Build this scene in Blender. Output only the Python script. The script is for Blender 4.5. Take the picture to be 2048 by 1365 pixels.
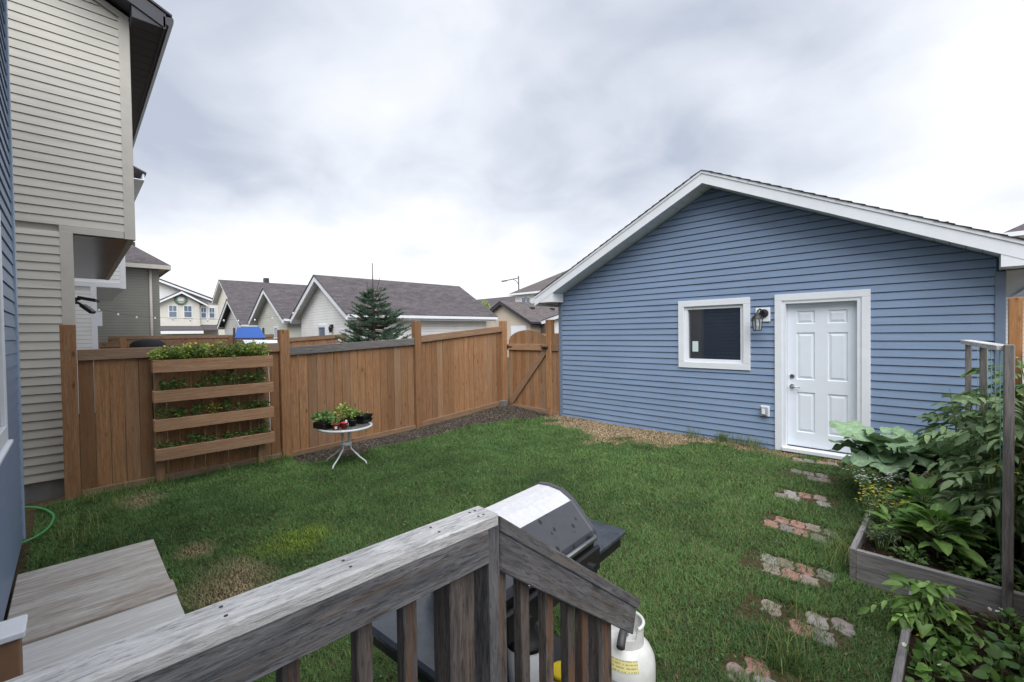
import bpy, bmesh, math, random
import numpy as np
from mathutils import Vector, Matrix, noise as mnoise

for o in list(bpy.data.objects): bpy.data.objects.remove(o)
S = bpy.context.scene
COL = S.collection
R = math.radians

# ------------------------------------------------------------------ camera
cd = bpy.data.cameras.new('camera'); cam = bpy.data.objects.new('camera', cd); COL.objects.link(cam)
yaw, pitch, roll = R(45.2938), R(-1.0636), R(-0.8115)
fw = Vector((-math.sin(yaw)*math.cos(pitch), math.cos(yaw)*math.cos(pitch), math.sin(pitch)))
rt = Vector((math.cos(yaw), math.sin(yaw), 0)); up = rt.cross(fw)
c_, s_ = math.cos(roll), math.sin(roll)
r2 = rt*c_ + up*s_; u2 = up*c_ - rt*s_
cam.matrix_world = Matrix(((r2.x, u2.x, -fw.x, 0), (r2.y, u2.y, -fw.y, 0), (r2.z, u2.z, -fw.z, 2.0), (0, 0, 0, 1)))
cd.sensor_width = 36; cd.lens = 36*889.73/2048; cd.clip_start = .05; cd.clip_end = 600
S.camera = cam

# ------------------------------------------------------------------ sky, sun, exposure
SUN_AZ, SUN_EL = (0.78, -0.62), R(55)          # horizontal direction towards the veiled sun
az = math.atan2(SUN_AZ[0], SUN_AZ[1])
W = bpy.data.worlds.new('World'); S.world = W; W.use_nodes = True
nt = W.node_tree; nt.nodes.clear()
def wn(t, **k):
    n = nt.nodes.new(t)
    for a, v in k.items(): setattr(n, a, v)
    return n
def wl(a, b): nt.links.new(a, b)
def wmath(op, a, b=None, c=None, clamp=False):
    n = wn('ShaderNodeMath', operation=op); n.use_clamp = clamp
    for i, v in enumerate((a, b, c)):
        if v is None: continue
        if isinstance(v, (int, float)): n.inputs[i].default_value = v
        else: wl(v, n.inputs[i])
    return n.outputs[0]
tc = wn('ShaderNodeTexCoord'); sx = wn('ShaderNodeSeparateXYZ'); wl(tc.outputs['Generated'], sx.inputs[0])
zz = wmath('MAXIMUM', sx.outputs[2], 0.0)
den = wmath('ADD', zz, 0.34)
cx = wn('ShaderNodeCombineXYZ'); wl(wmath('DIVIDE', sx.outputs[0], den), cx.inputs[0]); wl(wmath('DIVIDE', sx.outputs[1], den), cx.inputs[1])
mp = wn('ShaderNodeMapping'); wl(cx.outputs[0], mp.inputs[0]); mp.inputs['Location'].default_value = (5.28, 5.795, -0.269)
n1 = wn('ShaderNodeTexNoise'); wl(mp.outputs[0], n1.inputs['Vector'])
n1.inputs['Scale'].default_value = 1.15; n1.inputs['Detail'].default_value = 4; n1.inputs['Roughness'].default_value = .45; n1.inputs['Distortion'].default_value = .25
n2 = wn('ShaderNodeTexNoise'); wl(mp.outputs[0], n2.inputs['Vector'])
n2.inputs['Scale'].default_value = 3.1; n2.inputs['Detail'].default_value = 6; n2.inputs['Roughness'].default_value = .52; n2.inputs['Distortion'].default_value = .5
cl = wmath('ADD', wmath('MULTIPLY', n1.outputs[0], .76), wmath('MULTIPLY', n2.outputs[0], .24))
# brighter low over the horizon and towards the veiled sun
hor = wmath('POWER', wmath('SUBTRACT', 1.0, zz, clamp=True), 5.0)
sd = Vector((SUN_AZ[0], SUN_AZ[1], 0)).normalized()*math.cos(SUN_EL) + Vector((0, 0, math.sin(SUN_EL)))
dp = wn('ShaderNodeVectorMath', operation='DOT_PRODUCT'); wl(tc.outputs['Generated'], dp.inputs[0]); dp.inputs[1].default_value = sd
glow = wmath('POWER', wmath('MAXIMUM', dp.outputs['Value'], 0.0), 1.6)
fac = wmath('ADD', wmath('ADD', cl, wmath('MULTIPLY', hor, .36)), wmath('MULTIPLY', glow, .10))
rmp = wn('ShaderNodeValToRGB'); wl(fac, rmp.inputs[0])
e = rmp.color_ramp.elements
e[0].position = .41; e[0].color = (.435, .48, .575, 1)
e[1].position = .68; e[1].color = (.885, .89, .90, 1)
m_ = e.new(.55); m_.color = (.68, .715, .785, 1)
sky = wn('ShaderNodeTexSky', sky_type='NISHITA'); sky.sun_disc = False; sky.sun_elevation = SUN_EL; sky.sun_rotation = az
skm = wn('ShaderNodeVectorMath', operation='SCALE'); wl(sky.outputs[0], skm.inputs[0]); skm.inputs['Scale'].default_value = .10
mx = wn('ShaderNodeMix', data_type='RGBA'); mx.inputs['Factor'].default_value = .96
wl(skm.outputs[0], mx.inputs['A']); wl(rmp.outputs[0], mx.inputs['B'])
bg = wn('ShaderNodeBackground'); bg.inputs['Strength'].default_value = .40; wl(mx.outputs['Result'], bg.inputs[0])
wo = wn('ShaderNodeOutputWorld'); wl(bg.outputs[0], wo.inputs[0])

sl = bpy.data.lights.new('sun', 'SUN'); sl.energy = 1.5; sl.angle = R(65); sl.color = (1, .985, .96)
so = bpy.data.objects.new('sun', sl); COL.objects.link(so)
so.rotation_euler = sd.to_track_quat('Z', 'Y').to_euler(); so.location = (4, -6, 14)

S.view_settings.view_transform = 'Standard'; S.view_settings.look = 'None'
S.view_settings.exposure = 1.66; S.view_settings.gamma = 1; S.view_settings.use_curve_mapping = False
S.render.engine = 'CYCLES'
S.render.resolution_x, S.render.resolution_y = 1024, 682

rng = np.random.default_rng(7); random.seed(7)

# ------------------------------------------------------------------ materials
def mat(name):
    m = bpy.data.materials.new(name); m.use_nodes = True
    t = m.node_tree; b = t.nodes['Principled BSDF']
    return m, t, b
class NT:
    def __init__(s, t): s.t = t
    def n(s, ty, **k):
        x = s.t.nodes.new(ty)
        for a, v in k.items(): setattr(x, a, v)
        return x
    def l(s, a, b): s.t.links.new(a, b)
    def noise(s, vec, scale, detail=4, rough=.5, dist=0):
        x = s.n('ShaderNodeTexNoise'); s.l(vec, x.inputs['Vector'])
        for k, v in (('Scale', scale), ('Detail', detail), ('Roughness', rough), ('Distortion', dist)): x.inputs[k].default_value = v
        return x.outputs[0]
    def ramp(s, fac, *st):
        x = s.n('ShaderNodeValToRGB'); s.l(fac, x.inputs[0]); e = x.color_ramp.elements
        while len(e) < len(st): e.new(.5)
        for i, (p, c) in enumerate(st):
            e[i].position = p; e[i].color = (c, c, c, 1) if isinstance(c, (int, float)) else (*c, 1)
        return x.outputs[0]
    def mix(s, f, a, b, mode='MIX'):
        x = s.n('ShaderNodeMix', data_type='RGBA', blend_type=mode)
        for v, i in ((f, 'Factor'), (a, 'A'), (b, 'B')):
            if isinstance(v, (int, float)): x.inputs[i].default_value = v
            elif isinstance(v, tuple): x.inputs[i].default_value = (*v, 1)
            else: s.l(v, x.inputs[i])
        return x.outputs['Result']
    def math(s, op, a, b=0.0):
        x = s.n('ShaderNodeMath', operation=op)
        for i, v in enumerate((a, b)):
            if isinstance(v, (int, float)): x.inputs[i].default_value = v
            else: s.l(v, x.inputs[i])
        return x.outputs[0]
    def scale(s, vec, sc):
        x = s.n('ShaderNodeMapping'); s.l(vec, x.inputs[0]); x.inputs['Scale'].default_value = sc; return x.outputs[0]
    def attr(s, a): 
        x = s.n('ShaderNodeAttribute', attribute_name=a); return x
    def bump(s, h, b, strength=.3, dist=.01):
        x = s.n('ShaderNodeBump'); x.inputs['Strength'].default_value = strength; x.inputs['Distance'].default_value = dist
        s.l(h, x.inputs['Height']); s.l(x.outputs[0], b.inputs['Normal'])
def pos(N): return N.n('ShaderNodeNewGeometry').outputs['Position']

def plain(name, col, rough=.5, metal=0, var=.06, scale=6, bump=0, spec=.5):
    m, t, b = mat(name); N = NT(t)
    nz = N.noise(pos(N), scale, 5, .6)
    c = N.mix(N.math('MULTIPLY', N.ramp(nz, (.3, 0.), (.7, 1.)), 1.0), tuple(x*(1-var) for x in col), tuple(min(1, x*(1+var)) for x in col))
    N.l(c, b.inputs['Base Color']); b.inputs['Roughness'].default_value = rough; b.inputs['Metallic'].default_value = metal
    b.inputs['Specular IOR Level'].default_value = spec
    if bump: N.bump(N.noise(pos(N), scale*12, 4, .6), b, bump, .004)
    return m

def siding_mat(name, col, grime=.12):
    m, t, b = mat(name); N = NT(t); p = pos(N)
    oi = N.n('ShaderNodeObjectInfo')
    big = N.noise(p, 1.3, 3, .5); fine = N.noise(N.scale(p, (7, 7, 60)), 1.0, 4, .6)
    c = N.mix(N.ramp(big, (.3, 0.), (.7, 1.)), tuple(x*.93 for x in col), tuple(min(1, x*1.05) for x in col))
    c = N.mix(N.math('MULTIPLY', oi.outputs['Random'], .10), c, tuple(x*.8 for x in col))
    c = N.mix(N.math('MULTIPLY', N.ramp(fine, (.45, 0.), (.8, 1.)), grime), c, tuple(min(1, x*.55+.10) for x in col))
    N.l(c, b.inputs['Base Color']); b.inputs['Roughness'].default_value = .48; b.inputs['Specular IOR Level'].default_value = .35
    N.bump(N.math('ADD', N.math('MULTIPLY', N.noise(N.scale(p, (1.6, 1.6, 9)), 1.0, 2, .4), 2.2), N.math('MULTIPLY', fine, .25)), b, .35, .010)
    return m

def wood(name, a, b_, dark, grey=None, grey_amt=0.0, knots=True, bump=.35, gscale=1.0, rough=.75, stain=None, stain_amt=0.0, pat=None, rvar=.35, crack=.6, al=1.0):
    """boards: attribute gc holds board coordinates in metres, x along the grain"""
    m, t, b = mat(name); N = NT(t)
    at = N.attr('gc'); oi = N.n('ShaderNodeObjectInfo'); v = at.outputs['Vector']
    of = N.n('ShaderNodeVectorMath', operation='ADD'); cm = N.n('ShaderNodeCombineXYZ')
    N.l(N.math('MULTIPLY', oi.outputs['Random'], 37.0), cm.inputs[0]); N.l(N.math('MULTIPLY', oi.outputs['Random'], 11.0), cm.inputs[1])
    N.l(v, of.inputs[0]); N.l(cm.outputs[0], of.inputs[1]); v = of.outputs[0]
    g1 = N.noise(N.scale(v, (2.6*gscale*al, 46*gscale, 46*gscale)), 1.0, 8, .68, .6)
    g2 = N.noise(N.scale(v, (11*gscale*al, 230*gscale, 230*gscale)), 1.0, 6, .7, .5)
    bl = N.noise(N.scale(v, (1.2, 6, 6)), 1.0, 4, .6, .4)
    c = N.mix(N.ramp(g1, (.38, 0.), (.62, 1.)), a, b_)
    c = N.mix(N.math('MULTIPLY', N.ramp(g2, (.50, 0.), (.63, 1.)), crack), c, dark)
    c = N.mix(N.math('MULTIPLY', N.math('POWER', oi.outputs['Random'], 1.5), rvar), c, tuple(x*.45 for x in a))
    if grey:
        sel = N.math('MULTIPLY', N.ramp(N.math('FRACT', N.math('MULTIPLY', oi.outputs['Random'], 7.31)), (.45, 0.25), (.95, 1.)), grey_amt)
        c = N.mix(N.math('MULTIPLY', sel, N.ramp(bl, (.35, .3), (.65, 1.))), c, grey)
    if stain:
        c = N.mix(N.math('MULTIPLY', N.ramp(N.noise(N.scale(v, (1.3, 30, 30)), 1.0, 5, .6, .6), (.53, 0.), (.62, 1.)), stain_amt), c, stain)
    if pat:
        c = N.mix(N.math('MULTIPLY', N.ramp(N.noise(N.scale(v, (.9, 5, 5)), 1.0, 5, .65, .6), (.42, 0.), (.66, 1.)), .8), c, pat)
    h = g1
    if knots:
        vo = N.n('ShaderNodeTexVoronoi'); N.l(N.scale(v, (2.6, 7.5, 7.5)), vo.inputs['Vector']); vo.inputs['Scale'].default_value = 1.0
        k = N.ramp(vo.outputs['Distance'], (.055, 1.), (.10, .35), (.16, 0.))
        kc = N.ramp(N.n('ShaderNodeSeparateColor').outputs[0], (0, 0.), (1, 1.)) if False else None
        c = N.mix(N.math('MULTIPLY', k, .8), c, dark)
    N.l(c, b.inputs['Base Color']); b.inputs['Roughness'].default_value = rough; b.inputs['Specular IOR Level'].default_value = .25
    N.bump(N.math('ADD', N.math('MULTIPLY', g1, .7), N.math('MULTIPLY', g2, .6)), b, bump, .006)
    return m

def shingle(name, axis, base=(.068, .062, .068), size=.33):
    m, t, b = mat(name); N = NT(t); p = pos(N)
    sp = N.n('ShaderNodeSeparateXYZ'); N.l(p, sp.inputs[0]); cb = N.n('ShaderNodeCombineXYZ')
    N.l(sp.outputs[axis], cb.inputs[0]); N.l(N.math('MULTIPLY', sp.outputs[2], 2.0), cb.inputs[1])
    br = N.n('ShaderNodeTexBrick'); N.l(cb.outputs[0], br.inputs['Vector'])
    br.inputs['Color1'].default_value = (*[x*.72 for x in base], 1); br.inputs['Color2'].default_value = (*[x*1.45 for x in base], 1); br.inputs['Mortar'].default_value = (*[x*.4 for x in base], 1)
    br.inputs['Scale'].default_value = 1.0; br.inputs['Brick Width'].default_value = size; br.inputs['Row Height'].default_value = .145; br.inputs['Mortar Size'].default_value = .008; br.inputs['Bias'].default_value = .0
    nz = N.noise(p, 9, 5, .7)
    c = N.mix(N.ramp(nz, (.3, 0.), (.7, .6)), br.outputs['Color'], tuple(x*1.9 for x in base))
    N.l(c, b.inputs['Base Color']); b.inputs['Roughness'].default_value = .9; b.inputs['Specular IOR Level'].default_value = .15
    N.bump(N.math('ADD', br.outputs['Fac'], N.math('MULTIPLY', N.noise(p, 60, 3, .7), -.4)), b, -.6, .012)
    return m

def lap(name, col, pitch=.11, depth=.35):
    """far walls: lap siding too fine to pick apart, as relief with painted shadow lines"""
    m, t, b = mat(name); N = NT(t); p = pos(N); sp = N.n('ShaderNodeSeparateXYZ'); N.l(p, sp.inputs[0])
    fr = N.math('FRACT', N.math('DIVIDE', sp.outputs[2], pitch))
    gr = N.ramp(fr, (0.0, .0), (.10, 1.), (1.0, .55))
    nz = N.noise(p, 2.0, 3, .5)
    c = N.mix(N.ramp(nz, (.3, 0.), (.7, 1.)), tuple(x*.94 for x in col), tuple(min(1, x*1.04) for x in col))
    c = N.mix(N.ramp(fr, (.0, .75), (.14, .0)), c, tuple(x*.35 for x in col))  # shadow under each lap put into the colour as a dark line
    N.l(c, b.inputs['Base Color']); b.inputs['Roughness'].default_value = .55; b.inputs['Specular IOR Level'].default_value = .3
    N.bump(gr, b, depth, .02)
    return m

def leafmat(name, rough=.5, trans=.28, spec=.4):
    m, t, b = mat(name); N = NT(t); a = N.attr('Col')
    nz = N.noise(pos(N), 45, 3, .6)
    c = N.mix(N.math('MULTIPLY', N.ramp(nz, (.35, 0.), (.7, 1.)), .35), a.outputs['Color'], (.03, .045, .012))
    N.l(c, b.inputs['Base Color']); b.inputs['Roughness'].default_value = rough; b.inputs['Specular IOR Level'].default_value = spec
    tr = N.n('ShaderNodeBsdfTranslucent'); N.l(N.mix(.35, c, (.12, .27, .03)), tr.inputs[0])
    mxs = N.n('ShaderNodeMixShader'); mxs.inputs[0].default_value = trans
    out = t.nodes['Material Output']; N.l(b.outputs[0], mxs.inputs[1]); N.l(tr.outputs[0], mxs.inputs[2]); N.l(mxs.outputs[0], out.inputs[0])
    return m

def glassy(name, col=(.01, .012, .016), rough=.03, spec=.5):
    m, t, b = mat(name); N = NT(t)
    N.l(N.mix(N.noise(pos(N), 3, 2), col, tuple(x*1.4 for x in col)), b.inputs['Base Color'])
    b.inputs['Roughness'].default_value = rough; b.inputs['Specular IOR Level'].default_value = spec; b.inputs['IOR'].default_value = 1.85
    return m

M = {}
M['blue'] = siding_mat('blue_siding', (.208, .288, .430))
M['blue_trim'] = plain('blue_trim', (.15, .20, .29), .45)
M['blue_house'] = siding_mat('blue_house_siding', (.19, .255, .37))
M['beige'] = siding_mat('beige_siding', (.51, .495, .455), .08)
M['beige_trim'] = plain('beige_trim', (.46, .44, .405), .5)
M['white'] = plain('white_vinyl', (.74, .775, .83), .42, var=.03)
M['white_soffit'] = plain('white_soffit', (.62, .66, .70), .5, var=.08)
M['door'] = plain('door_paint', (.74, .79, .87), .38, var=.02)
M['dark_trim'] = plain('charcoal_trim', (.035, .038, .052), .45)
M['dark_soffit'] = plain('charcoal_soffit', (.022, .021, .028), .5)
M['brown_soffit'] = plain('brown_soffit', (.075, .062, .058), .25, var=.25, scale=3)
M['cedar'] = wood('cedar_fence', (.275, .130, .057), (.425, .232, .115), (.098, .043, .019), grey=(.30, .225, .165), grey_amt=.55, rvar=.65)
M['cedar_rail'] = wood('cedar_rail', (.225, .130, .076), (.33, .208, .130), (.09, .05, .032), grey=(.25, .21, .185), grey_amt=.6)
M['cedar_orange'] = wood('fresh_cedar', (.36, .17, .065), (.48, .26, .12), (.14, .06, .025))
M['planter'] = wood('planter_cedar', (.29, .160, .088), (.42, .255, .150), (.12, .06, .033), grey=(.30, .22, .17), grey_amt=.4, rvar=.2)
M['grey_cap'] = wood('weathered_cap_painted_light', (.46, .462, .472), (.72, .722, .73), (.15, .15, .153), bump=1.0, gscale=.55, rough=.85, pat=(.43, .43, .435), rvar=.1, crack=.7, al=3.0)  # weathered grey, lightened: light falling on the rail top is put into the colour
M['grey_wood'] = wood('weathered_wood_painted_shade', (.088, .089, .098), (.195, .196, .208), (.026, .026, .029), bump=1.0, gscale=.6, rough=.85, stain=(.135, .098, .066), stain_amt=.45, crack=.75, al=2.2)  # weathered grey, darkened: shade of the railing sides is put into the colour
M['baluster'] = wood('weathered_baluster_painted_shade', (.068, .060, .058), (.145, .125, .115), (.020, .017, .016), bump=.6, rough=.85, stain=(.17, .075, .030), stain_amt=.6, crack=.75, gscale=.7, al=1.8)  # brown stain and wear, base darkened to carry the shade of upright faces
M['old_ply'] = wood('stained_boards', (.48, .46, .44), (.70, .685, .66), (.22, .19, .16), knots=False, bump=.3, gscale=.7, rough=.85, pat=(.22, .165, .12), stain=(.26, .20, .15), stain_amt=.5, al=1.6)
M['pale_ply'] = wood('pale_boards', (.55, .54, .53), (.68, .675, .67), (.33, .31, .29), knots=False, bump=.2, gscale=.5, rough=.8)
M['bed_wood'] = wood('grey_bed_boards', (.20, .19, .195), (.34, .33, .335), (.06, .055, .055), bump=.6, rough=.85)
M['trellis'] = wood('grey_trellis', (.15, .14, .14), (.27, .255, .25), (.06, .053, .05), bump=.5, rough=.85)
M['concrete'] = plain('parged_concrete', (.20, .20, .205), .9, var=.25, scale=5, bump=.8)
M['glass'] = glassy('window_glass', (.014, .018, .026), .02, .9)
M['glass_sky'] = glassy('far_window_glass', (.10, .14, .20), .08)
M['black'] = plain('black_metal', (.012, .012, .014), .45)
M['iron'] = plain('lantern_black', (.018, .018, .020), .5)
M['steel'] = plain('satin_nickel', (.5, .5, .5), .28, 1.0, .1)
M['shingle_y'] = shingle('shingles_y', 1); M['shingle_x'] = shingle('shingles_x', 0)
M['shingle_b'] = shingle('shingles_brownish', 1, (.085, .075, .078))
M['shingle_edge'] = plain('shingle_edge', (.035, .033, .036), .9)
M['lap_white'] = lap('lap_white', (.78, .79, .80)); M['lap_grey'] = lap('lap_grey', (.46, .47, .47)); M['lap_green'] = lap('lap_pale_green', (.60, .62, .57))
M['lap_olive'] = lap('lap_olive_grey', (.235, .235, .215), .115); M['lap_beige'] = lap('lap_beige', (.55, .48, .40)); M['lap_taupe'] = lap('lap_taupe', (.16, .14, .13)); M['lap_cream'] = lap('lap_cream', (.66, .65, .60))
M['leaf'] = leafmat('leaf'); M['leaf_dull'] = leafmat('leaf_bloomy', .62, .2, .25); M['grass'] = leafmat('grass_blade', .55, .3, .25)
M['needle'] = leafmat('spruce_needles', .6, .08, .2)
M['bark'] = plain('bark', (.07, .05, .035), .9, var=.4, scale=30, bump=.6)
M['stem'] = plain('green_stem', (.13, .20, .06), .6, var=.2)

# ------------------------------------------------------------------ helpers
WORLDP = {}
def thing(name, label, cat, loc, group=None, rotz=0, local=False, kind=None):
    o = bpy.data.objects.new(name, None); COL.objects.link(o); o.location = loc; o.rotation_euler = (0, 0, rotz)
    o.empty_display_size = .1
    o['label'] = label; o['category'] = cat
    if group: o['group'] = group
    if kind: o['kind'] = kind
    if not local: WORLDP[o.name] = Matrix.Translation(-Vector(loc))
    return o
def frame_for(d):
    d = Vector(d).normalized(); a = Vector((0, 0, 1)) if abs(d.z) < .9 else Vector((1, 0, 0))
    b = a.cross(d).normalized(); return d, b, d.cross(b)
def O(name, V, F, m, parent=None, smooth=False, grain=None, bevel=0, kind=None, recalc=True, seg=1):
    me = bpy.data.meshes.new(name); me.from_pydata([tuple(v) for v in V], [], F)
    if bevel or recalc:
        bm = bmesh.new(); bm.from_mesh(me)
        if recalc: bmesh.ops.recalc_face_normals(bm, faces=bm.faces)
        if bevel: bmesh.ops.bevel(bm, geom=list(bm.edges), offset=bevel, segments=seg, affect='EDGES', profile=.7, clamp_overlap=True)
        bm.to_mesh(me); bm.free()
    if grain is not None:
        d, b, c = frame_for(grain); off = Vector((rng.random()*20, rng.random()*20, rng.random()*20))
        n = len(me.vertices); co = np.empty(n*3, np.float32); me.vertices.foreach_get('co', co); co = co.reshape(-1, 3)
        A = np.array([d, b, c], np.float32); gc = co @ A.T + np.array(off, np.float32)
        at = me.attributes.new('gc', 'FLOAT_VECTOR', 'POINT'); at.data.foreach_set('vector', gc.ravel().astype(np.float32))
    me.materials.append(m)
    if smooth: me.polygons.foreach_set('use_smooth', [True]*len(me.polygons))
    o = bpy.data.objects.new(name, me); COL.objects.link(o)
    if parent is not None:
        o.parent = parent
        if parent.name in WORLDP: o.matrix_parent_inverse = WORLDP[parent.name]
    if kind: o['kind'] = kind
    return o
BF = [(0, 3, 2, 1), (4, 5, 6, 7), (0, 1, 5, 4), (1, 2, 6, 5), (2, 3, 7, 6), (3, 0, 4, 7)]
def bx(name, x0, x1, y0, y1, z0, z1, m, parent=None, bevel=0, grain=None, kind=None):
    V = [(x0, y0, z0), (x1, y0, z0), (x1, y1, z0), (x0, y1, z0), (x0, y0, z1), (x1, y0, z1), (x1, y1, z1), (x0, y1, z1)]
    if grain is None:
        d = (x1-x0, y1-y0, z1-z0); i = d.index(max(d)); grain = [(1, 0, 0), (0, 1, 0), (0, 0, 1)][i]
    return O(name, V, BF, m, parent, grain=grain, bevel=bevel, kind=kind)
def beam(name, p0, p1, w, h, m, parent=None, upv=(0, 0, 1), bevel=0):
    p0, p1 = Vector(p0), Vector(p1); d = (p1-p0).normalized(); u = Vector(upv); s = d.cross(u).normalized(); u = s.cross(d)
    V = []
    for p in (p0, p1):
        for a, b in ((-1, -1), (1, -1), (1, 1), (-1, 1)): V.append(p + s*a*w/2 + u*b*h/2)
    F = [(0, 1, 2, 3), (4, 7, 6, 5), (0, 4, 5, 1), (1, 5, 6, 2), (2, 6, 7, 3), (3, 7, 4, 0)]
    return O(name, V, F, m, parent, grain=d, bevel=bevel)
def prism(name, poly, axis, a0, a1, m, parent=None, bevel=0, grain=None, smooth=False):
    f = {'x': lambda a, p: (a, p[0], p[1]), 'y': lambda a, p: (p[0], a, p[1]), 'z': lambda a, p: (p[0], p[1], a)}[axis]
    n = len(poly); V = [f(a0, p) for p in poly] + [f(a1, p) for p in poly]
    F = [tuple(range(n)), tuple(range(2*n-1, n-1, -1))] + [(i, (i+1) % n, n+(i+1) % n, n+i) for i in range(n)]
    return O(name, V, F, m, parent, bevel=bevel, grain=grain or {'x': (1, 0, 0), 'y': (0, 1, 0), 'z': (0, 0, 1)}[axis])
def tube_geo(pts, r, n=7, V=None, F=None, cap=True):
    V = [] if V is None else V; F = [] if F is None else F
    pts = [Vector(p) for p in pts]; rs = r if isinstance(r, (list, tuple)) else [r]*len(pts); base = len(V); pb = None
    for i, p in enumerate(pts):
        d = (pts[min(i+1, len(pts)-1)]-pts[max(i-1, 0)]).normalized()
        if pb is None: _, b, c = frame_for(d)
        else:
            b = (pb - d*pb.dot(d)).normalized(); c = d.cross(b)
        pb = b
        for k in range(n):
            a = 2*math.pi*k/n; V.append(p + (b*math.cos(a)+c*math.sin(a))*rs[i])
    for i in range(len(pts)-1):
        for k in range(n):
            a = base+i*n+k; b2 = base+i*n+(k+1) % n; F.append((a, b2, b2+n, a+n))
    if cap:
        F.append(tuple(base+k for k in range(n-1, -1, -1))); F.append(tuple(base+(len(pts)-1)*n+k for k in range(n)))
    return V, F
def tube(name, pts, r, m, parent=None, n=8, kind=None):
    V, F = tube_geo(pts, r, n); return O(name, V, F, m, parent, smooth=True, grain=(0, 0, 1), kind=kind)
def lathe(name, prof, c, m, parent=None, n=28, smooth=True):
    V, F = [], []
    for r, z in prof:
        for k in range(n): a = 2*math.pi*k/n; V.append((c[0]+r*math.cos(a), c[1]+r*math.sin(a), c[2]+z))
    for i in range(len(prof)-1):
        for k in range(n): F.append((i*n+k, i*n+(k+1) % n, (i+1)*n+(k+1) % n, (i+1)*n+k))
    F.append(tuple(range(n-1, -1, -1))); F.append(tuple((len(prof)-1)*n+k for k in range(n)))
    return O(name, V, F, m, parent, smooth=smooth)
def raw(name, V, F, m, parent=None, col=None, smooth=False, kind=None, flatfaces=None):
    """big numpy mesh: V (n,3), F (k,3) or (k,4)"""
    V = np.asarray(V, np.float32); F = np.asarray(F, np.int32); k = F.shape[1]
    me = bpy.data.meshes.new(name); me.vertices.add(len(V)); me.vertices.foreach_set('co', V.ravel())
    me.loops.add(F.size); me.loops.foreach_set('vertex_index', F.ravel())
    me.polygons.add(len(F)); me.polygons.foreach_set('loop_start', np.arange(0, F.size, k, dtype=np.int32)); me.polygons.foreach_set('loop_total', np.full(len(F), k, np.int32))
    me.update(calc_edges=True)
    if col is not None:
        a = me.color_attributes.new('Col', 'FLOAT_COLOR', 'POINT'); c4 = np.ones((len(V), 4), np.float32); c4[:, :3] = col; a.data.foreach_set('color', c4.ravel())
    me.materials.append(m)
    if smooth: me.polygons.foreach_set('use_smooth', np.ones(len(F), bool))
    o = bpy.data.objects.new(name, me); COL.objects.link(o)
    if parent is not None:
        o.parent = parent
        if parent.name in WORLDP: o.matrix_parent_inverse = WORLDP[parent.name]
    if kind: o['kind'] = kind
    return o
def struct(o): o['kind'] = 'structure'; return o
def lerp_tab(t, tab):
    return np.interp(t, [a for a, _ in tab], [b for _, b in tab])
def gz(x, y):
    x = np.asarray(x, float); y = np.asarray(y, float)
    g = lerp_tab(y, [(-3, .0), (-.5, .03), (0, .05), (2.4, .085), (4.85, .14), (6.2, .19), (7.3, .235), (9, .22)])
    w = np.clip((-6.2-x)/1.2, 0, 1)*np.clip((y-4.6)/2.4, 0, 1)
    g = g + w*.085
    g = g - np.clip((-7.7-x)/.5, 0, 1)*.12*np.clip((3-y)/3, 0, 1)
    g = g + .008*np.sin(x*2.3+y*1.1)+.006*np.sin(y*3.7-x*1.9)
    return g

# ------------------------------------------------------------------ ground
def gmat():
    m, t, b = mat('earth'); N = NT(t); p = pos(N)
    n1 = N.noise(p, 1.6, 5, .6); n2 = N.noise(p, 22, 5, .7); n3 = N.noise(p, 90, 3, .7)
    c = N.mix(N.ramp(n1, (.35, 0.), (.62, 1.)), (.055, .052, .022), (.075, .056, .036))
    c = N.mix(N.ramp(n2, (.42, 0.), (.7, .8)), c, (.13, .10, .062))
    N.l(c, b.inputs['Base Color']); b.inputs['Roughness'].default_value = .95; b.inputs['Specular IOR Level'].default_value = .1
    N.bump(N.math('ADD', n2, n3), b, .8, .02)
    return m
xs = np.concatenate([[-160, -110, -80, -60, -45, -36, -28, -22, -17, -13, -10.5], np.arange(-9, 1.61, .1), [2.2, 3, 4.5, 7, 11, 18, 30, 60, 120]])
ys = np.concatenate([[-120, -60, -30, -15, -8, -4, -2, -1.2], np.arange(-.8, 8.01, .1), [9, 11, 14, 18, 24, 32, 44, 60, 90, 160]])
GX, GY = np.meshgrid(xs, ys); GZ = gz(GX, GY); nx = len(xs); ny = len(ys)
idx = np.arange(nx*ny).reshape(ny, nx)
F = np.stack([idx[:-1, :-1], idx[:-1, 1:], idx[1:, 1:], idx[1:, :-1]], -1).reshape(-1, 4)
struct(raw('ground', np.stack([GX, GY, GZ], -1).reshape(-1, 3), F, gmat(), smooth=True))

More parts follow.
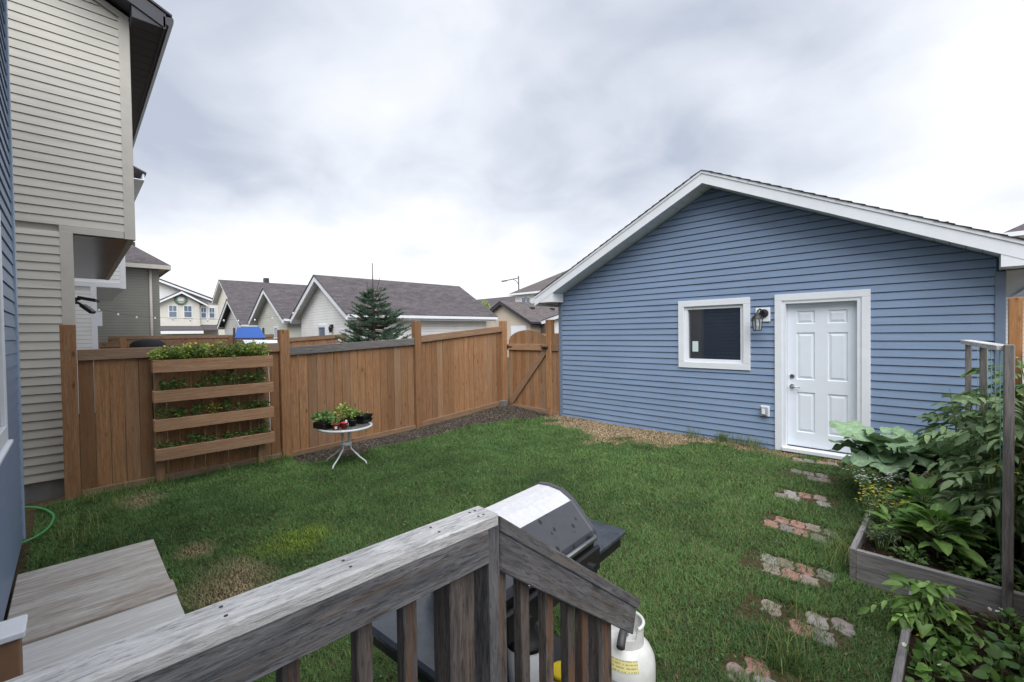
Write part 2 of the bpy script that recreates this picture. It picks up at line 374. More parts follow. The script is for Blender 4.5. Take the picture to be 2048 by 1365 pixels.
# ------------------------------------------------------------------ lap siding courses, each its own board
def siding(parent, m, fmap, z0, z1, ex, span, openings=(), lip=.016, slot=.007, name='siding_board', seams=True):
    z = z0
    while z < z1-.01:
        zt = min(z+ex, z1)
        a0, a1 = span(z); b0, b1 = span(zt-.004)
        if a1-a0 > .03:
            if b1-b0 < .02: b0 = b1 = (a0+a1)/2; b1 += .01
            segs = [(a0, a1, b0, b1)]
            for (o0, o1, oz0, oz1) in openings:
                if min(zt, oz1)-max(z, oz0) > .012:
                    ns = []
                    for (p, q, r, s) in segs:
                        if p < o0 and q > o1: ns += [(p, o0, r, o0), (o1, q, o1, s)]
                        elif q <= o0 or p >= o1: ns.append((p, q, r, s))
                        elif p < o0: ns.append((p, o0, r, o0))
                        elif q > o1: ns.append((o1, q, o1, s))
                    segs = ns
            if seams:
                ns = []
                for (p, q, r, s) in segs:
                    if q-p > 3.4:
                        c = p+(q-p)*(.25+.5*rng.random()); ns += [(p, c, r, c, 0), (c-.001, q, c-.001, s, .0022)]
                    else: ns.append((p, q, r, s, 0))
                segs = ns
            for sg in segs:
                p, q, r, s = sg[:4]; jo = sg[4] if len(sg) > 4 else 0; jz = rng.normal(0, .0009)
                if q-p < .01: continue
                V = []
                for (lo, hi) in ((p, r), (q, s)):
                    V += [fmap(lo, lip+jo, z+jz), fmap(hi, .005+jo, zt-slot), fmap(hi, -.0185, zt-slot), fmap(hi, -.0185, zt), fmap(lo, -.02, zt), fmap(lo, -.02, z)]
                F = [(0, 1, 2, 5), (2, 3, 4, 5), (11, 8, 7, 6), (11, 10, 9, 8)] + [(i, (i+1) % 6, 6+(i+1) % 6, 6+i) for i in range(6)]
                O(name, V, F, m, parent)
        z += ex

# ------------------------------------------------------------------ the blue garage
G = thing('garage', 'blue sided garage with white gable trim and white side door', 'garage', (-2.81, 7.32, .2))
GX0, GX1, GYW, PK, PKX, SL = -5.97, .345, 7.32, 4.465, -2.8125, .4856
rooftop = lambda x: PK-SL*abs(x-PKX)
DO = (-1.830, -.905, .0, 2.41); WI = (-3.27, -2.345, 1.47, 2.395)
# core wall behind the siding, built round the openings
def poly_wall(parent):
    y0, y1 = GYW+.021, GYW+.10
    V, F = [], []
    def box(x0, x1, z0, z1):
        b = len(V); V.extend([(x0, y0, z0), (x1, y0, z0), (x1, y1, z0), (x0, y1, z0), (x0, y0, z1), (x1, y0, z1), (x1, y1, z1), (x0, y1, z1)])
        F.extend([tuple(b+i for i in f) for f in BF])
    box(GX0+.03, WI[0], .05, 2.5); box(WI[1], DO[0], .05, 2.5); box(DO[1], GX1-.03, .05, 2.5)
    box(WI[0], WI[1], .05, WI[2]); box(WI[0], WI[1], WI[3], 2.5); box(DO[0], DO[1], DO[3], 2.5)
    b = len(V); pl = [(GX0+.03, 2.501), (GX1-.03, 2.501), (GX1-.03, rooftop(GX1)-.14), (PKX, PK-.14), (GX0+.03, rooftop(GX0)-.14)]
    for yy in (y0, y1): V.extend([(x, yy, z) for x, z in pl])
    F.append(tuple(b+i for i in range(5))); F.append(tuple(b+9-i for i in range(5))); F.extend([(b+i, b+(i+1) % 5, b+5+(i+1) % 5, b+5+i) for i in range(5)])
    # side walls and back
    return O('wall', V, F, M['blue_trim'], parent)
gw = poly_wall(G)
def gspan(z):
    lim = (PK-.215-z)/SL
    return max(GX0+.075, PKX-lim), min(GX1-.075, PKX+lim)
siding(gw, M['blue'], lambda a, o, z: (a, GYW-o, z), .195, 4.24, .1025, gspan, [DO, WI], lip=.020, slot=.0105)
for x in (GX0, GX1): 
    s = 1 if x == GX0 else -1
    bx('corner_trim', min(x, x+s*.085), max(x, x+s*.085), GYW-.027, GYW+.05, .17, 2.60, M['blue_trim'], G, .004)
bx('side_wall', GX0+.002, GX0+.06, GYW+.05, 13.6, .1, 2.6, M['lap_grey'] if False else M['blue_trim'], G)
bx('side_wall', GX1-.06, GX1-.002, GYW+.05, 13.6, .1, 2.6, M['blue_trim'], G)
bx('back_wall', GX0, GX1, 13.6, 13.7, .1, 2.6, M['blue_trim'], G)
# roof: deck slopes, shingle courses stepping up each slope
YF, YB, EX0, EX1 = 6.925, 14.0, GX0-.34, GX1+.34
for sgn, xe in ((-1, EX0), (1, EX1)):
    rf = O('roof', [(PKX, YF+.03, PK-.03), (xe, YF+.03, rooftop(xe)-.03), (xe, YB, rooftop(xe)-.03), (PKX, YB, PK-.03), (PKX, YF+.03, PK-.012), (xe, YF+.03, rooftop(xe)-.012), (xe, YB, rooftop(xe)-.012), (PKX, YB, PK-.012)], BF, M['shingle_edge'], G)
    L = abs(xe-PKX); n = 27
    for k in range(n):
        t0, t1 = k/n, min(1.0, (k+1)/n+.012); xa, xb = PKX+(xe-PKX)*t0, PKX+(xe-PKX)*t1
        za, zb = rooftop(xa), rooftop(xb); yo = YF-.012-.006*rng.random()
        th = .010
        O('shingle_course', [(xa, yo, za-.012), (xb, yo, zb-.004), (xb, YB, zb-.004), (xa, YB, za-.012), (xa, yo, za-.012+.004), (xb, yo, zb-.004+th), (xb, YB, zb-.004+th), (xa, YB, za-.012+.004)], BF, M['shingle_edge'], rf)
    # rake fascia: upper trim strip and main board, white
    for nm, a, b, dy in (('rake_trim', .012, .055, 0.0), ('rake_fascia', .055, .205, .012)):
        z = lambda x, d: rooftop(x)-d
        O(nm, [(PKX, YF+dy, PK-b), (xe, YF+dy, z(xe, b)), (xe, YF+.04, z(xe, b)), (PKX, YF+.04, PK-b), (PKX, YF+dy, PK-a), (xe, YF+dy, z(xe, a)), (xe, YF+.04, z(xe, a)), (PKX, YF+.04, PK-a)], BF, M['white'], G)
    # sloping soffit panels between rake board and wall
    x = PKX; n = int(L/.125)
    for k in range(n):
        xa = PKX+(xe-PKX)*k/n; xb = PKX+(xe-PKX)*((k+1)/n-.04/n)
        if abs(xb-PKX) > L-.36: continue
        d0, d1 = .185, .197
        O('soffit_panel', [(xa, YF+.041, rooftop(xa)-d1), (xb, YF+.041, rooftop(xb)-d1), (xb, GYW+.02, rooftop(xb)-d1), (xa, GYW+.02, rooftop(xa)-d1), (xa, YF+.041, rooftop(xa)-d0), (xb, YF+.041, rooftop(xb)-d0), (xb, GYW+.02, rooftop(xb)-d0), (xa, GYW+.02, rooftop(xa)-d0)], BF, M['white_soffit'], G)
    # boxed cornice return
    xi = GX0+.14 if sgn < 0 else GX1-.055
    zt = rooftop(xi)-.206
    prism('cornice_return', [(xi, 2.617), (xe, 2.617), (xe, rooftop(xe)-.206 if rooftop(xe)-.206 > 2.63 else 2.63), (xi, zt)], 'y', YF+.016, GYW-.03, M['white'], G)
    bx('eave_fascia', min(xe, xe+sgn*.02), max(xe, xe+sgn*.02), YF+.02, YB, rooftop(xe)-.21, rooftop(xe)-.032, M['white'], G)
    bx('eave_soffit', min(xe, xe-sgn*.34), max(xe, xe-sgn*.34), GYW+.03, YB-.05, 2.60, 2.614, M['white_soffit'], G)
    bx('gutter', min(xe+sgn*.022, xe+sgn*.12), max(xe+sgn*.022, xe+sgn*.12), YF+.03, YB, rooftop(xe)-.15, rooftop(xe)-.04, M['white'], G)
# window
def trim_frame(name, x0, x1, z0, z1, w, y0, y1, m, parent, bottom=True):
    bx(name, x0, x1, y0, y1, z1-w, z1, m, parent, .004)
    if bottom: bx(name, x0, x1, y0, y1, z0, z0+w, m, parent, .004); zb = z0+w+.0005
    else: zb = z0
    bx(name, x0, x0+w, y0, y1, zb, z1-w-.0005, m, parent, .004); bx(name, x1-w, x1, y0, y1, zb, z1-w-.0005, m, parent, .004)
win = bx('window', -3.245, -2.37, 7.375, 7.39, 1.50, 2.37, M['glass'], G)
trim_frame('frame', -3.366, -2.247, 1.377, 2.487, .098, 7.283, 7.33, M['white'], win)
trim_frame('sash', -3.268, -2.345, 1.475, 2.389, .05, 7.318, 7.40, M['white'], win)
bx('sticker', -3.16, -3.065, 7.369, 7.3735, 1.645, 1.815, plain('pale_sticker', (.55, .66, .66), .6), win)
# door
dx0, dx1, dz0, dz1, dy = -1.779, -.960, .315, 2.358, 7.40
dr = bx('door', dx0, dx1, dy+.018, dy+.045, dz0, dz1, M['door'], G)
def rail_(x0, x1, z0, z1): bx('rail', x0, x1, dy, dy+.0175, z0, z1, M['door'], dr)
H = dz1
rows = ((.106, .289), (.414, 1.084), (1.265, 1.84)); cols = ((dx0+.112, dx0+.335), (dx1-.335, dx1-.112))
edges = [0]+[v for r in rows for v in r]+[dz1-dz0]
bx('stile', dx0, cols[0][0], dy, dy+.0175, dz0, dz1, M['door'], dr); bx('stile', cols[1][1], dx1, dy, dy+.0175, dz0, dz1, M['door'], dr)
bx('stile', cols[0][1], cols[1][0], dy, dy+.0175, dz0, dz1, M['door'], dr)
for (xa, xb) in cols:
    for i in range(0, len(edges), 2): rail_(xa, xb, H-edges[i+1], H-edges[i])
    for (a, b) in rows:
        za, zb = H-b, H-a; V = []; F = []
        for ins, d in ((0, 0.0005), (.010, .0155), (.018, .0155), (.048, .004)):
            V += [(xa+ins, dy+d, za+ins), (xb-ins, dy+d, za+ins), (xb-ins, dy+d, zb-ins), (xa+ins, dy+d, zb-ins)]
        for k in range(3): F += [(k*4+i, k*4+(i+1) % 4, k*4+4+(i+1) % 4, k*4+4+i) for i in range(4)]
        F.append((12, 13, 14, 15))
        O('panel', V, F, M['door'], dr)
tube('handle', [(dx0+.06, dy-.004, 1.170), (dx0+.06, dy-.05, 1.170), (dx0+.075, dy-.055, 1.170), (dx0+.165, dy-.05, 1.162)], .0105, M['steel'], dr)
for z, r in ((1.170, .033), (1.315, .032)):
    V, F = tube_geo([(dx0+.06, dy, z), (dx0+.06, dy-.018, z)], [r, r*.9], 18); O('deadbolt' if z > 1.2 else 'rosette', V, F, M['steel'], dr)
tf = lambda n, *a: bx(n, *a, M['white'], G, .004)
tf('door_trim', -1.917, -1.822, 7.283, 7.33, .235, 2.403); tf('door_trim', -.913, -.821, 7.283, 7.33, .235, 2.403); tf('door_trim', -1.917, -.821, 7.283, 7.33, 2.4035, 2.496)
for a, b in ((-1.8215, -1.781), (-.9585, -.9135)): bx('door_jamb', a, b, 7.30, 7.45, .24, 2.4, M['white'], G)
bx('door_jamb', -1.781, -.9585, 7.30, 7.45, 2.36, 2.4, M['white'], G)
bx('threshold', -1.82, -.914, 7.24, 7.45, .245, .30, M['white'], G, .006)
bx('door_sweep', dx0, dx1, 7.388, 7.43, .301, .314, M['black'], G)
bx('roof_vent', 1.0-1.9, 1.0-1.62, 9.2, 9.5, 3.4, 3.72, M['shingle_edge'], G) if False else bx('roof_vent', -.42, -.12, 8.3, 8.6, rooftop(-.27)-.02, rooftop(-.27)+.17, M['shingle_edge'], G, .01)

# wall lantern
Lt = thing('wall_lantern', 'black coach lantern on white plate between window and door', 'lamp', (-2.08, 7.30, 2.1))
bx('mounting_plate', -2.174, -1.973, 7.285, 7.303, 2.108, 2.318, M['white'], Lt, .008)
V, F = tube_geo([(-2.055, 7.285, 2.235), (-2.055, 7.262, 2.235), (-2.055, 7.255, 2.235)], [.062, .06, .03], 20); O('backplate', V, F, M['iron'], Lt)
tube('arm', [(-2.055, 7.26, 2.235), (-2.06, 7.215, 2.275), (-2.075, 7.16, 2.295), (-2.09, 7.13, 2.27), (-2.095, 7.125, 2.235)], .012, M['iron'], Lt)
lc = (-2.098, 7.122, 0)
lathe('cap', [(.085, 2.150), (.082, 2.162), (.055, 2.198), (.03, 2.22), (.018, 2.24), (.006, 2.255)], lc, M['iron'], Lt, 8, False)
gl, gt, gb = mat('lantern_glass'); gb.inputs['Base Color'].default_value = (.62, .66, .68, 1); gb.inputs['Roughness'].default_value = .12; gb.inputs['Alpha'].default_value = .35
NTg = NT(gt); NTg.l(NTg.mix(NTg.noise(pos(NTg), 40), (.55, .6, .62), (.75, .78, .8)), gb.inputs['Base Color'])
lathe('glass_shade', [(.052, 1.992), (.068, 2.148)], lc, gl, Lt, 8, False)
for k in range(8):
    a = 2*math.pi*k/8; V, F = tube_geo([(lc[0]+.053*math.cos(a), lc[1]+.053*math.sin(a), 1.99), (lc[0]+.071*math.cos(a), lc[1]+.071*math.sin(a), 2.152)], .005, 5); O('bar', V, F, M['iron'], Lt)
lathe('base_ring', [(.058, 1.978), (.06, 1.992)], lc, M['iron'], Lt, 8, False)
lathe('bulb', [(.012, 2.12), (.02, 2.10), (.024, 2.07), (.016, 2.04), (.004, 2.03)], lc, M['white'], Lt, 12)
# weatherproof outlet
ob = thing('outlet_box', 'small outdoor outlet with clear cover low beside the door', 'outlet', (-2.05, 7.3, .78))
bx('back_box', -2.108, -1.986, 7.285, 7.304, .705, .865, M['white'], ob, .006)
bx('cover', -2.095, -2.005, 7.235, 7.284, .72, .85, plain('smoky_cover', (.30, .32, .34), .2, var=.2, scale=30), ob, .012)
bx('socket', -2.075, -2.03, 7.228, 7.236, .745, .825, M['white'], ob, .003)

# ------------------------------------------------------------------ the left fence and the gate
FX = -7.5
fe = thing('wooden_fence', 'brown cedar board fence along the left side of the lawn', 'fence', (FX, 3.6, .1))
posts = [(-.03, 2.172, .02), (2.39, 2.10, .06), (4.84, 2.255, .10), (7.20, 2.28, .25)]
for y, zt, zb in posts:
    bx('post', FX-.14, FX, y-.07, y+.07, zb-.1, zt, M['cedar'], fe, .006)
secs = [((.045, 2.318), (1.868, 1.893), (.150, .150)), ((2.465, 4.768), (1.826, 1.924), (.14, .218)), ((4.912, 7.128), (1.968, 2.160), (.258, .415))]
for (ya, yb), (ta, tb), (ka, kb) in secs:
    for nm, za, zb, h, xo in (('top_rail', ta, tb, .135, FX-.028), ('kickboard', ka, kb, .125, FX-.030)):
        V = []
        for y, z in ((ya, za), (yb, zb)): V += [(xo-.038, y, z-h), (xo, y, z-h), (xo, y, z), (xo-.038, y, z)]
        O(nm, V, [(0, 1, 2, 3), (7, 6, 5, 4), (0, 4, 5, 1), (1, 5, 6, 2), (2, 6, 7, 3), (3, 7, 4, 0)], M['trellis'] if (nm == 'top_rail' and ya > 2.4 and ya < 3) else M['cedar_rail'], fe, grain=(0, 1, 0), bevel=.004)
    n = 16; w = (yb-ya)/n
    for k in range(n):
        y0 = ya+k*w+.002; y1 = ya+(k+1)*w-.002-(.009*rng.random() if ya < 1 else .007*rng.random()**4)
        t = ((y0+y1)/2-ya)/(yb-ya); zt = ta+(tb-ta)*t-.06; zb = ka+(kb-ka)*t-.05
        xo = FX-.070-.004*rng.random(); 
        bx('picket', xo-.018, xo, y0, y1, zb, zt, M['cedar'], fe, .002)
    # back rails
    V = []
# fill boards between gate and garage
GYP = 7.27
bx('post', -6.29, -6.15, GYP-.03, GYP+.11, .15, 2.268, M['cedar'], fe, .006)
for k in range(2): bx('picket', -6.145+k*.095, -6.145+k*.095+.088, GYP+.03, GYP+.05, .22, 1.965, M['cedar'], fe, .002)
bx('middle_rail', -6.148, -5.975, GYP-.005, GYP+.029, 1.60, 1.742, M['cedar_rail'], fe, .004); bx('kickboard', -6.148, -5.975, GYP-.005, GYP+.029, .16, .31, M['cedar_rail'], fe, .004)
ga = thing('garden_gate', 'arched cedar gate with diagonal brace beside the blue garage', 'gate', (-6.87, GYP, .3))
ax0, ax1 = -7.49, -6.30; acx = (-7.49+-6.30)/2-.0; hw = (ax1-ax0)/2
arch = lambda x: 1.79 + .265*math.sqrt(max(0, 1-((x-acx)/hw)**2))
n = 9; w = (ax1-ax0)/n
for k in range(n):
    x0, x1 = ax0+k*w+.002, ax0+(k+1)*w-.003
    pl = [(x0, .29), (x1, .29), (x1, arch(x1)), ((x0+x1)/2, arch((x0+x1)/2)), (x0, arch(x0))]
    prism('picket', pl, 'y', GYP+.03+.003*rng.random(), GYP+.05, M['cedar'], ga, grain=(0, 0, 1))
bx('middle_rail', -7.50, -6.295, GYP-.010, GYP+.028, 1.602, 1.742, M['planter'], ga, .004)
beam('brace', (-7.40, GYP+.010, .39), (-6.33, GYP+.010, 1.60), .034, .125, M['cedar_rail'], ga, upv=(-1, 0, 1))
prism('bottom_rail', [(-7.36, .245), (-6.30, .205), (-6.30, .325), (-7.36, .345)], 'y', GYP-.012, GYP+.028, M['cedar_rail'], ga, grain=(1, 0, 0))
def hinge(z):
    prism('hinge', [(-7.50, z-.045), (-7.485, z-.045), (-7.475, z-.018), (-7.33, z-.006), (-7.33, z+.006), (-7.475, z+.018), (-7.485, z+.045), (-7.50, z+.045)], 'y', GYP-.018, GYP-.0105, M['black'], ga)
hinge(1.675); hinge(.30)
for x in (-6.355, -6.265): lathe('latch', [(.02, -.03), (.042, -.02), (.042, .02), (.02, .03)], (x, GYP-.045, 1.675), M['black'], ga, 12)
blk = thing('wood_block', 'short grey timber block at the foot of the gate post', 'block', (-7.40, 7.08, .34))
bx('block', -7.50, -7.37, 7.0, 7.12, .25, .44, M['trellis'], blk, .006)

# ------------------------------------------------------------------ vertical planter of four troughs
pln = thing('vertical_planter', 'cedar vertical planter with four troughs leaning on the fence', 'planter', (-7.35, 1.43, .1))
for y0, y1 in ((.75, .835), (1.955, 2.045)): bx('leg', -7.455, -7.415, y0, y1, .05, 1.70, M['planter'], pln, .004)
for y in np.arange(1.0, 1.9, .142): bx('back_slat', -7.455, -7.437, y, y+.022, .45, 1.6, M['planter'], pln)
trz = [(1.712, .165), (1.316, .152), (.945, .153), (.568, .158)]
for i, (zt, h) in enumerate(trz):
    tr = bx('trough', -7.262, -7.235, .725, 2.132, zt-h, zt, M['planter'], pln, .004)
    bx('end_board', -7.41, -7.2625, .727, .752, zt-h+.004, zt-.004, M['planter'], tr, .003); bx('end_board', -7.41, -7.2625, 2.105, 2.130, zt-h+.004, zt-.004, M['planter'], tr, .003)
    bx('base_board', -7.41, -7.2625, .753, 2.104, zt-h+.004, zt-h+.024, M['planter'], tr); bx('back_board', -7.414, -7.396, .753, 2.104, zt-h+.025, zt-.01, M['planter'], tr)
    bx('soil', -7.395, -7.2625, .753, 2.104, zt-h+.026, zt-.025, plain('potting_soil%d' % i, (.03, .022, .016), .95, var=.4, scale=60, bump=.8), tr)

# ------------------------------------------------------------------ foliage tools
def leafcloud(name, P, D, L, wr, C, m, parent, fold=.22, droop=.25, kind='stuff', twist=.5):
    P = np.asarray(P, float); D = np.asarray(D, float); D /= np.linalg.norm(D, axis=1, keepdims=True)+1e-9; n = len(P)
    L = np.broadcast_to(L, (n,)).reshape(-1, 1); W_ = L*wr
    U = np.zeros((n, 3)); U[:, 2] = 1; U += rng.normal(0, twist, (n, 3))
    Sd = np.cross(D, U); Sd /= np.linalg.norm(Sd, axis=1, keepdims=True)+1e-9; Nn = np.cross(Sd, D)
    if n < 9000 and np.mean(L) > .026:
        rows = []
        for t_, w_ in ((.0, 0), (.22, .78), (.52, 1.0), (.80, .62), (1.0, 0)):
            c = P+D*L*t_-Nn*L*droop*.55*t_*t_; c[:, 2] -= L[:, 0]*droop*.35*t_*t_
            if w_ == 0: rows += [c]
            else: rows += [c+Sd*W_*.5*w_+Nn*L*fold*.5*w_, c, c-Sd*W_*.5*w_+Nn*L*fold*.5*w_]
        V = np.stack(rows, 1); nv = V.shape[1]; V = V.reshape(-1, 3); k = np.arange(n)[:, None]*nv
        T = [(0, 2, 1), (0, 3, 2), (1, 2, 5), (1, 5, 4), (2, 3, 6), (2, 6, 5), (4, 5, 8), (4, 8, 7), (5, 6, 9), (5, 9, 8), (7, 8, 10), (8, 9, 10)]
        F = np.concatenate([k+np.array([t_]) for t_ in T])
        return raw(name, V, F, m, parent, col=np.repeat(C, nv, 0), kind=kind, smooth=True)
    b = P; c = P+D*L*.5; l = P+D*L*.42+Sd*W_*.5+Nn*L*fold*.5; r = P+D*L*.42-Sd*W_*.5+Nn*L*fold*.5; t = P+D*L*.96-Nn*L*droop*.6; t[:, 2] -= (L[:, 0]*droop*.4)
    V = np.stack([b, l, c, r, t], 1).reshape(-1, 3); k = np.arange(n)[:, None]*5
    F = np.concatenate([k+np.array([[0, 2, 1]]), k+np.array([[0, 3, 2]]), k+np.array([[1, 2, 4]]), k+np.array([[2, 3, 4]])])
    return raw(name, V, F, m, parent, col=np.repeat(C, 5, 0), kind=kind)
def cols(n, a, b, v=.18):
    t = rng.random((n, 1)); c = 1.55*(np.array(a)*(1-t)+np.array(b)*t); return np.clip(c*(1+rng.normal(0, v, (n, 1))), 0.004, .95)
def sph(n):
    d = rng.normal(size=(n, 3)); return d/np.linalg.norm(d, axis=1, keepdims=True)
def herb(name, label, cat, x, y, z, h, r, n, ls, ca, cb, group=None, flowers=None, wr=.55, stems=6, m='leaf', ry=None, lift=.5):
    """bushy little plant: stems, a cloud of small leaves, optional flowers (n, size, colour, height fraction)"""
    t = thing(name, label, cat, (x, y, z), group); ry = ry or r
    V, F = [], []
    tips = []
    for k in range(stems):
        a = rng.random()*6.283; q = math.sqrt(rng.random()); e = (x+math.cos(a)*r*q*.9, y+math.sin(a)*ry*q*.9, z+h*(.55+.4*rng.random())); tips.append(e)
        tube_geo([(x+(e[0]-x)*.45, y+(e[1]-y)*.45, z-.01), ((x*.4+e[0]*.6), (y*.4+e[1]*.6), z+h*.35), e], [.004, .003, .0015], 4, V, F, False)
    O('stem', V, F, M['stem'], t, recalc=False)
    d = sph(n); rad = rng.random((n, 1))**.45; P = d*rad; P[:, 2] = (P[:, 2]*.5+.5)
    P = P*np.array([r, ry, h])+np.array([x, y, z+.005]); out = d.copy(); out[:, 2] = np.abs(out[:, 2])*lift+.15; out += rng.normal(0, .35, (n, 3))
    leafcloud('foliage', P, out, ls*(.6+.7*rng.random(n)), wr, cols(n, ca, cb), M[m], t)
    if flowers:
        fn, fs, fc, fh = flowers; V, F, C = [], [], []
        for k in range(fn):
            a = rng.random()*6.283; q = math.sqrt(rng.random()); c = np.array([x+math.cos(a)*r*q, y+math.sin(a)*ry*q, z+h*(fh+.2*rng.random())]); np_ = 5
            nrm = Vector((rng.normal(0, .5), rng.normal(0, .5), 1)).normalized(); _, b_, c_2 = frame_for(nrm)
            for j in range(np_):
                a0 = 6.283*j/np_; d1 = b_*math.cos(a0)+c_2*math.sin(a0); sd_ = nrm.cross(d1); bI = len(V); cc = Vector(c)
                V += [cc, cc+d1*fs*.7+sd_*fs*.42, cc+d1*fs+nrm*fs*.15, cc+d1*fs*.7-sd_*fs*.42]; F.append((bI, bI+1, bI+2, bI+3)); C += [np.array(fc)*(.85+.2*rng.random())]*4
        raw('flower', [tuple(v) for v in V], F, M['leaf_dull'], t, col=np.array(C), kind='stuff')
    return t
def bigleaf_mesh(name, L, Wd, ruffle=.05, m='leaf', ca=(.1, .2, .05), lobes=0, cup=.15, droop=.35, base=.1, seed=0, nt_=11, ns=7):
    r_ = np.random.default_rng(seed); V = []; C = []; ph = r_.random(4)*6.28
    for i in range(nt_):
        t = i/(nt_-1); wdt = (math.sin(math.pi*min(1, t*.93+.03)**.72))**.8
        if lobes: wdt *= 1+lobes*math.sin(t*14+ph[0])*.5
        if t == 1: wdt = .02
        for j in range(ns):
            s = j/(ns-1)*2-1; x = L*t - abs(s)**1.6*L*base*(1-t)*1.4; y = s*Wd*.5*wdt
            z = cup*abs(s)*Wd*.5*wdt - droop*L*t*t*.5 + ruffle*L*abs(s)**1.5*math.sin(t*17+ph[1]+(ph[2] if s > 0 else 0))+ .25*ruffle*L*math.sin(t*9+s*4+ph[3])
            z -= .012*L*(abs(s) < .05)
            V.append((x, y, z)); k = .9+.2*r_.random(); k *= 1.35 if abs(s) < .05 else (1.22 if (t*6-abs(s)*1.6) % 1 < .22 else 1); C.append([c*k for c in ca])
    F = [(i*ns+j, (i+1)*ns+j, (i+1)*ns+j+1, i*ns+j+1) for i in range(nt_-1) for j in range(ns-1)]
    me = bpy.data.meshes.new(name); me.from_pydata(V, [], F); a = me.color_attributes.new('Col', 'FLOAT_COLOR', 'POINT')
    a.data.foreach_set('color', np.concatenate([np.array(C), np.ones((len(V), 1))], 1).astype(np.float32).ravel()); me.materials.append(M[m])
    me.polygons.foreach_set('use_smooth', [True]*len(F)); return me
def put_leaf(parent, me, p, azm, elev, rollv=0, sc=1.0, name='leaf'):
    o = bpy.data.objects.new(name, me); COL.objects.link(o); o.parent = parent
    if parent.name in WORLDP: o.matrix_parent_inverse = WORLDP[parent.name]
    o.matrix_basis = Matrix.Translation(Vector(p)) @ Matrix.Rotation(azm, 4, 'Z') @ Matrix.Rotation(-elev, 4, 'Y') @ Matrix.Rotation(rollv, 4, 'X') @ Matrix.Diagonal((sc, sc, sc, 1))
    return o

# ------------------------------------------------------------------ our own house: blue wall at the left edge
hs = thing('house', 'dark blue sided house corner at the far left edge', 'house', (-3, -.37, 0))
HY = -.375; HC = -6.17
hw_ = bx('wall', HC+.03, .40, -8.0, HY-.022, .16, 5.95, M['blue_trim'], hs)
siding(hw_, M['blue_house'], lambda a, o, z: (a, HY+o, z), .17, 5.9, .1143, lambda z: (HC+.07, .38), [(-6.0+.0, -4.99, 1.32, 2.75)] if False else [(-6.6+10, -1, 0, 0)])
bx('corner_trim', HC-.005, HC+.075, HY-.08, HY+.028, .15, 5.95, plain('pale_blue_trim', (.30, .39, .52), .35), hs, .004)
bx('foundation', HC+.04, .39, -8, HY-.025, -.3, .158, M['concrete'], hs)
hwn = bx('window', -4.37, -3.2, HY+.030, HY+.036, 1.44, 2.75, M['glass'], hs)
trim_frame('frame', -4.48, -3.09, 1.33, 2.86, .11, HY+.018, HY+.06, M['white'], hwn)
bx('window_sill', -4.51, -3.06, HY+.018, HY+.08, 1.305, 1.3295, M['white'], hs, .004)
bx('fascia', HC-.4, .7, .02, .05, 5.90, 6.12, M['white'], hs); bx('soffit', HC-.4, .7, HY-.3, .019, 5.955, 5.97, M['white_soffit'], hs)
O('roof', [(HC-.4, .10, 6.12), (.7, .10, 6.12), (.7, -4, 8.3), (HC-.4, -4, 8.3), (HC-.4, .10, 6.16), (.7, .10, 6.16), (.7, -4, 8.34), (HC-.4, -4, 8.34)], BF, M['shingle_x'], hs)

# ------------------------------------------------------------------ beige neighbour house
bh = thing('neighbour_house', 'beige sided two storey house with dark eaves at the left', 'house', (-11.4, -2, 0))
BX = -8.35
def rake(y): return 6.545-(y-.687)*.46
bw = O('wall', [(-14.3, -9, -.3), (BX-.022, -9, -.3), (BX-.022, .02, -.3), (-14.3, .02, -.3), (-14.3, -9, 3.42), (BX-.022, -9, 3.42), (BX-.022, .02, 3.42), (-14.3, .02, 3.42)], BF, M['beige_trim'], bh)
uw = prism('upper_wall', [(-9, 3.421), (.66, 3.421), (.66, 6.5), (-4.2, 8.75), (-9, 6.5)], 'x', -14.3, BX-.022, M['beige_trim'], bh)
siding(bw, M['beige'], lambda a, o, z: (BX+o, a, z), .165, 3.42, .1134, lambda z: (-4.2, -.07))
siding(uw, M['beige'], lambda a, o, z: (BX+o, a, z), 3.50, 8.3, .1134, lambda z: (-4.2, min(.60, .687-(z-6.42)/.46)))
bx('corner_trim', BX-.06, BX+.028, -.082, .045, .1, 3.42, M['beige_trim'], bh, .004); bx('corner_trim', BX-.06, BX+.028, .565, .685, 3.40, 6.50, M['beige_trim'], bh, .004)
bx('band_trim', BX-.02, BX+.026, -.085, .56, 3.405, 3.495, M['beige_trim'], bh, .003)
prism('rake_trim', [(.66, 6.47), (.687, 6.545), (-4.2, 6.545+4.887*.46), (-4.2, 6.44+4.887*.46)], 'x', BX-.01, BX+.024, M['beige_trim'], bh)
bx('foundation', -14.3, BX-.02, -9.05, 0.0, -.4, .163, M['concrete'], bh); bx('foundation', BX-.05, BX-.004, -9, .02, -.4, .163, M['concrete'], bh)
for k in range(44):   # soffit strips under the cantilevered storey
    x1 = BX-.03-k*.134; bx('soffit_panel', x1-.122, x1, .05, .60, 3.392, 3.404, M['brown_soffit'], bh)
